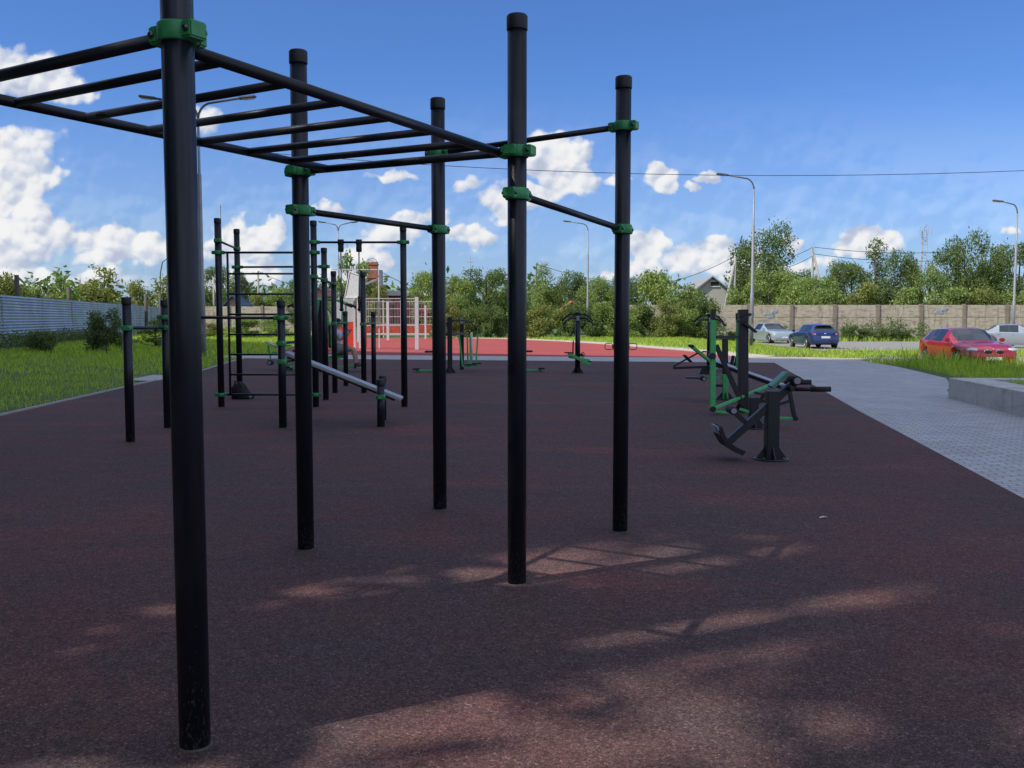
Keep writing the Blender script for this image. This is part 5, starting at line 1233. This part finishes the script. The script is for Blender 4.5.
# ------------------------------------------------------------------ grass
def inpoly(px, py, poly):
    c = np.zeros(len(px), bool); n = len(poly)
    for i in range(n):
        (x1, y1), (x2, y2) = poly[i], poly[(i+1) % n]
        cond = ((y1 > py) != (y2 > py)) & (px < (x2-x1)*(py-y1)/((y2-y1) or 1e-9)+x1); c ^= cond
    return c
def blades(areas):
    out = []
    for poly, dens, h, w, zf in areas:
        xs = [p[0] for p in poly]; ys = [p[1] for p in poly]; A = (max(xs)-min(xs))*(max(ys)-min(ys)); n = int(A*dens)
        x = rng.uniform(min(xs), max(xs), n); y = rng.uniform(min(ys), max(ys), n); k = inpoly(x, y, poly); x, y = x[k], y[k]
        # patchy height
        pn = np.sin(x*.9+np.sin(y*.7)*2)*np.sin(y*1.1+np.sin(x*.5)*2)*.5+.5; pn2 = np.sin(x*3.1+y*1.7)*np.sin(y*2.7-x*1.3)*.5+.5
        k = rng.random(len(x)) < (.45+.55*pn); x, y, pn, pn2 = x[k], y[k], pn[k], pn2[k]; n = len(x)
        z = zf(x, y); hh = h*(.45+.35*pn+.25*pn2)*(.5+rng.random(n)*.8); a = rng.uniform(0, 6.283, n); ln = hh*rng.uniform(.1, .6, n); b = rng.uniform(0, 6.283, n)
        base = np.stack([x, y, z-.02], 1); s = np.stack([np.cos(a), np.sin(a), 0*a], 1)*w; tip = base+np.stack([np.cos(b)*ln, np.sin(b)*ln, hh], 1); mid = (base+tip)/2+np.stack([0*a, 0*a, hh*.15], 1)
        out.append(np.stack([base-s, base+s, mid+s*.7, tip, mid-s*.7], 1).reshape(-1, 3))
    return np.concatenate(out)
Tv = np.vectorize(T)
left = [(-8.05,12.5),(-8.6,21.5),(-8.7,22.3),(-9.5,22.5),(-9.6,24.7),(-14,24.6),(-32,27),(-26,12.5)]
left2 = [(-9.6,24.9),(-8.9,24.9),(-9.75,31.7),(-10.1,34.9),(-11.5,35.2),(-22,36),(-24,37),(-30,31),(-32,27),(-14,24.7)]
left3 = [(-11.5,35.2),(-11.7,39.0),(-9.8,38.8),(-15.3,70),(-31,74),(-24.6,46),(-22,36)]
left4 = [(-31,74),(-38,100),(-20,96),(-14,74),(-15.3,70)]
far = [tuple(p.xy) for p in [G(px, py) for px, py in ((448,337.2),(505,338.2),(560,340.6),(605,343),(645,346),(692,350),(750,355.6))]] + [(11.2,34.9),(12.9,33.6),(14.7,31.4),(14.8,42),(16.6,42.2),(16.6,52),(16.6,71),(16,76),(-6,76)]
right = [(12.4,33.3),(12.5,29),(11.3,23.3),(10.3,20.6),(13,18.2),(30,17),(34,31),(15,31.1)]
right2 = [(12.6,30.9),(12.6,28),(30,27),(34,31),(15,31.1)]
strip = [(16.6,42.2),(60,42.2),(60,49.8),(16.6,49.8)]
strip2 = [(14,71.2),(62,71.2),(62,77.6),(14,77.6)]
plz = lambda x, y: x*0+.30
pl = [(PA.x+.7,PA.y-.45),(PA.x+PD.x*9+.7,PA.y+PD.y*9),(18,8),(24,16)]
V = blades([(left,260,.15,.0045,Tv),(left2,150,.20,.008,Tv),(left3,90,.28,.012,Tv),(left4,34,.4,.025,Tv),(far,60,.26,.014,Tv),(right,210,.33,.007,Tv),(right2,190,.66,.008,Tv),(strip,55,.32,.014,Tv),(strip2,34,.5,.022,Tv),(pl,150,.18,.007,plz)])
gm = verts_mesh('grass', V, 5, 'grass'); go = bpy.data.objects.new('grass', gm); COL.objects.link(go); tag(go, 'green grass growing over the lawns around the rubber surface and car park', 'grass', kind='stuff')
# weed belt along the concrete fence foot
g_ = random.Random(3); cw = []
for i in range(150):
    x = g_.uniform(16, 62); cw.append((x, g_.uniform(72.5, 77.2), -.2, g_.uniform(.4,.9), .5, g_.uniform(.45, 1.0)+(.75 if 26 < x < 34 else 0)))
cm = leaf_mesh('weeds', cw, 26000, .085, 'weed', 41); cwo = bpy.data.objects.new('weeds', cm); COL.objects.link(cwo); tag(cwo, 'grey green weeds growing thickly along the foot of the concrete fence', 'weeds', kind='stuff')
# weed clumps along the left fence
wb = [(x, y, .35, .8, .8, .45) for x, y in [( -20.5-(i*.27)*.9, 29+i*1.05) for i in range(34)]]
wm = leaf_mesh('weeds', wb, 9000, .07, 'weed', 33); wo = bpy.data.objects.new('weeds', wm); COL.objects.link(wo); tag(wo, 'tall tangled weeds along the foot of the corrugated fence', 'weeds', kind='stuff')

# ------------------------------------------------------------------ shading block and poplars left of and behind the viewer (unseen, added to cast and dapple the shade)
def block():
    o = thing('shade_block', 'tall unseen block added left behind the viewer to shade the playground', 'building', (-40, 0, 0))
    H = 48.0
    q = [Vector(p) for p in ((-60.6,42.5),(-45.6,20.5),(-23.6,11.0),(-23.0,-6.5),(-42,-6.5),(-62,8),(-74,32))]  # outline of the added block follows the wanted shade edge
    m = MB(); m.prism([(v.x, v.y, -.3) for v in q][::-1], (0, 0, H+.3)); m.build('wall', 'plaster', o)
    for a, b in zip(q[:3], q[1:4]):
        d = (b-a).normalized(); n = Vector((-d.y, d.x)); ln = (b-a).length
        if n.x < 0: n = -n
        rot = Matrix((Vector((*d,0)), Vector((*n,0)), Zv)).transposed()
        for fl in range(int(H//3)):
            w = MB()
            for k in range(int(ln//3.1)):
                p = a+d*(1.6+3.1*k)+n*.03; w.box((p.x, p.y, 1.9+fl*3), (1.5, .06, 1.4), rot)
            w.build('window_row', 'autoglass', o)
block()
def shade_poplars():
    dv_ = -SUN_H; pv = Vector((-dv_.y, dv_.x)); c0 = Vector((-12.5, -2.2)); vs = []
    for sd, nl in ((71, 7600), (72, 7600), (73, 7000), (74, 6600)):
        g = random.Random(sd); bl = []
        for _ in range(46):
            z = g.uniform(.07, .97); a = g.uniform(0, 6.28); rr = .105*(1-max(0, z-.55)*1.5)*g.uniform(.15, 1.0); w = g.uniform(.035, .065); bl.append((rr*math.cos(a), rr*math.sin(a), z, w, w, w*.9))
        bl = [b for b in bl if not (sd > 72 and .47 < b[2] < .61 and g.random() < (.85 if sd == 74 else .5))]  # gaps in the added crowns, shaped to let sun patches through
        vs.append((leaf_mesh('crown', bl, nl, .0095, 'leafB', sd, .8), trunk_mesh(sd, bl, .6)))
    for i, k in enumerate(np.linspace(-13, 13, 9)):
        p = c0+pv*k+dv_*random.uniform(-1.2, 1.2); h = 29+random.uniform(-1.5, 1.5)
        o = thing('tree', 'unseen tall dense poplar added to filter the sun, left behind the viewer', 'tree', (p.x, p.y, -.03), 0, 'poplars added behind the viewer')
        for nm, me in zip(('crown', 'trunk'), vs[3 if i == 4 else 2 if 2 <= i <= 5 else i % 2]):
            c = bpy.data.objects.new(nm, me); COL.objects.link(c); c.parent = o; c.scale = (h, h, h) if nm == 'crown' else (h*.6, h*.6, h); c.rotation_euler = (0, 0, i*1.9)
shade_poplars()

# ------------------------------------------------------------------ render settings
sc.render.engine = 'CYCLES'
sc.view_settings.view_transform = 'Standard'; sc.view_settings.look = 'None'; sc.view_settings.exposure = 0; sc.view_settings.gamma = 1
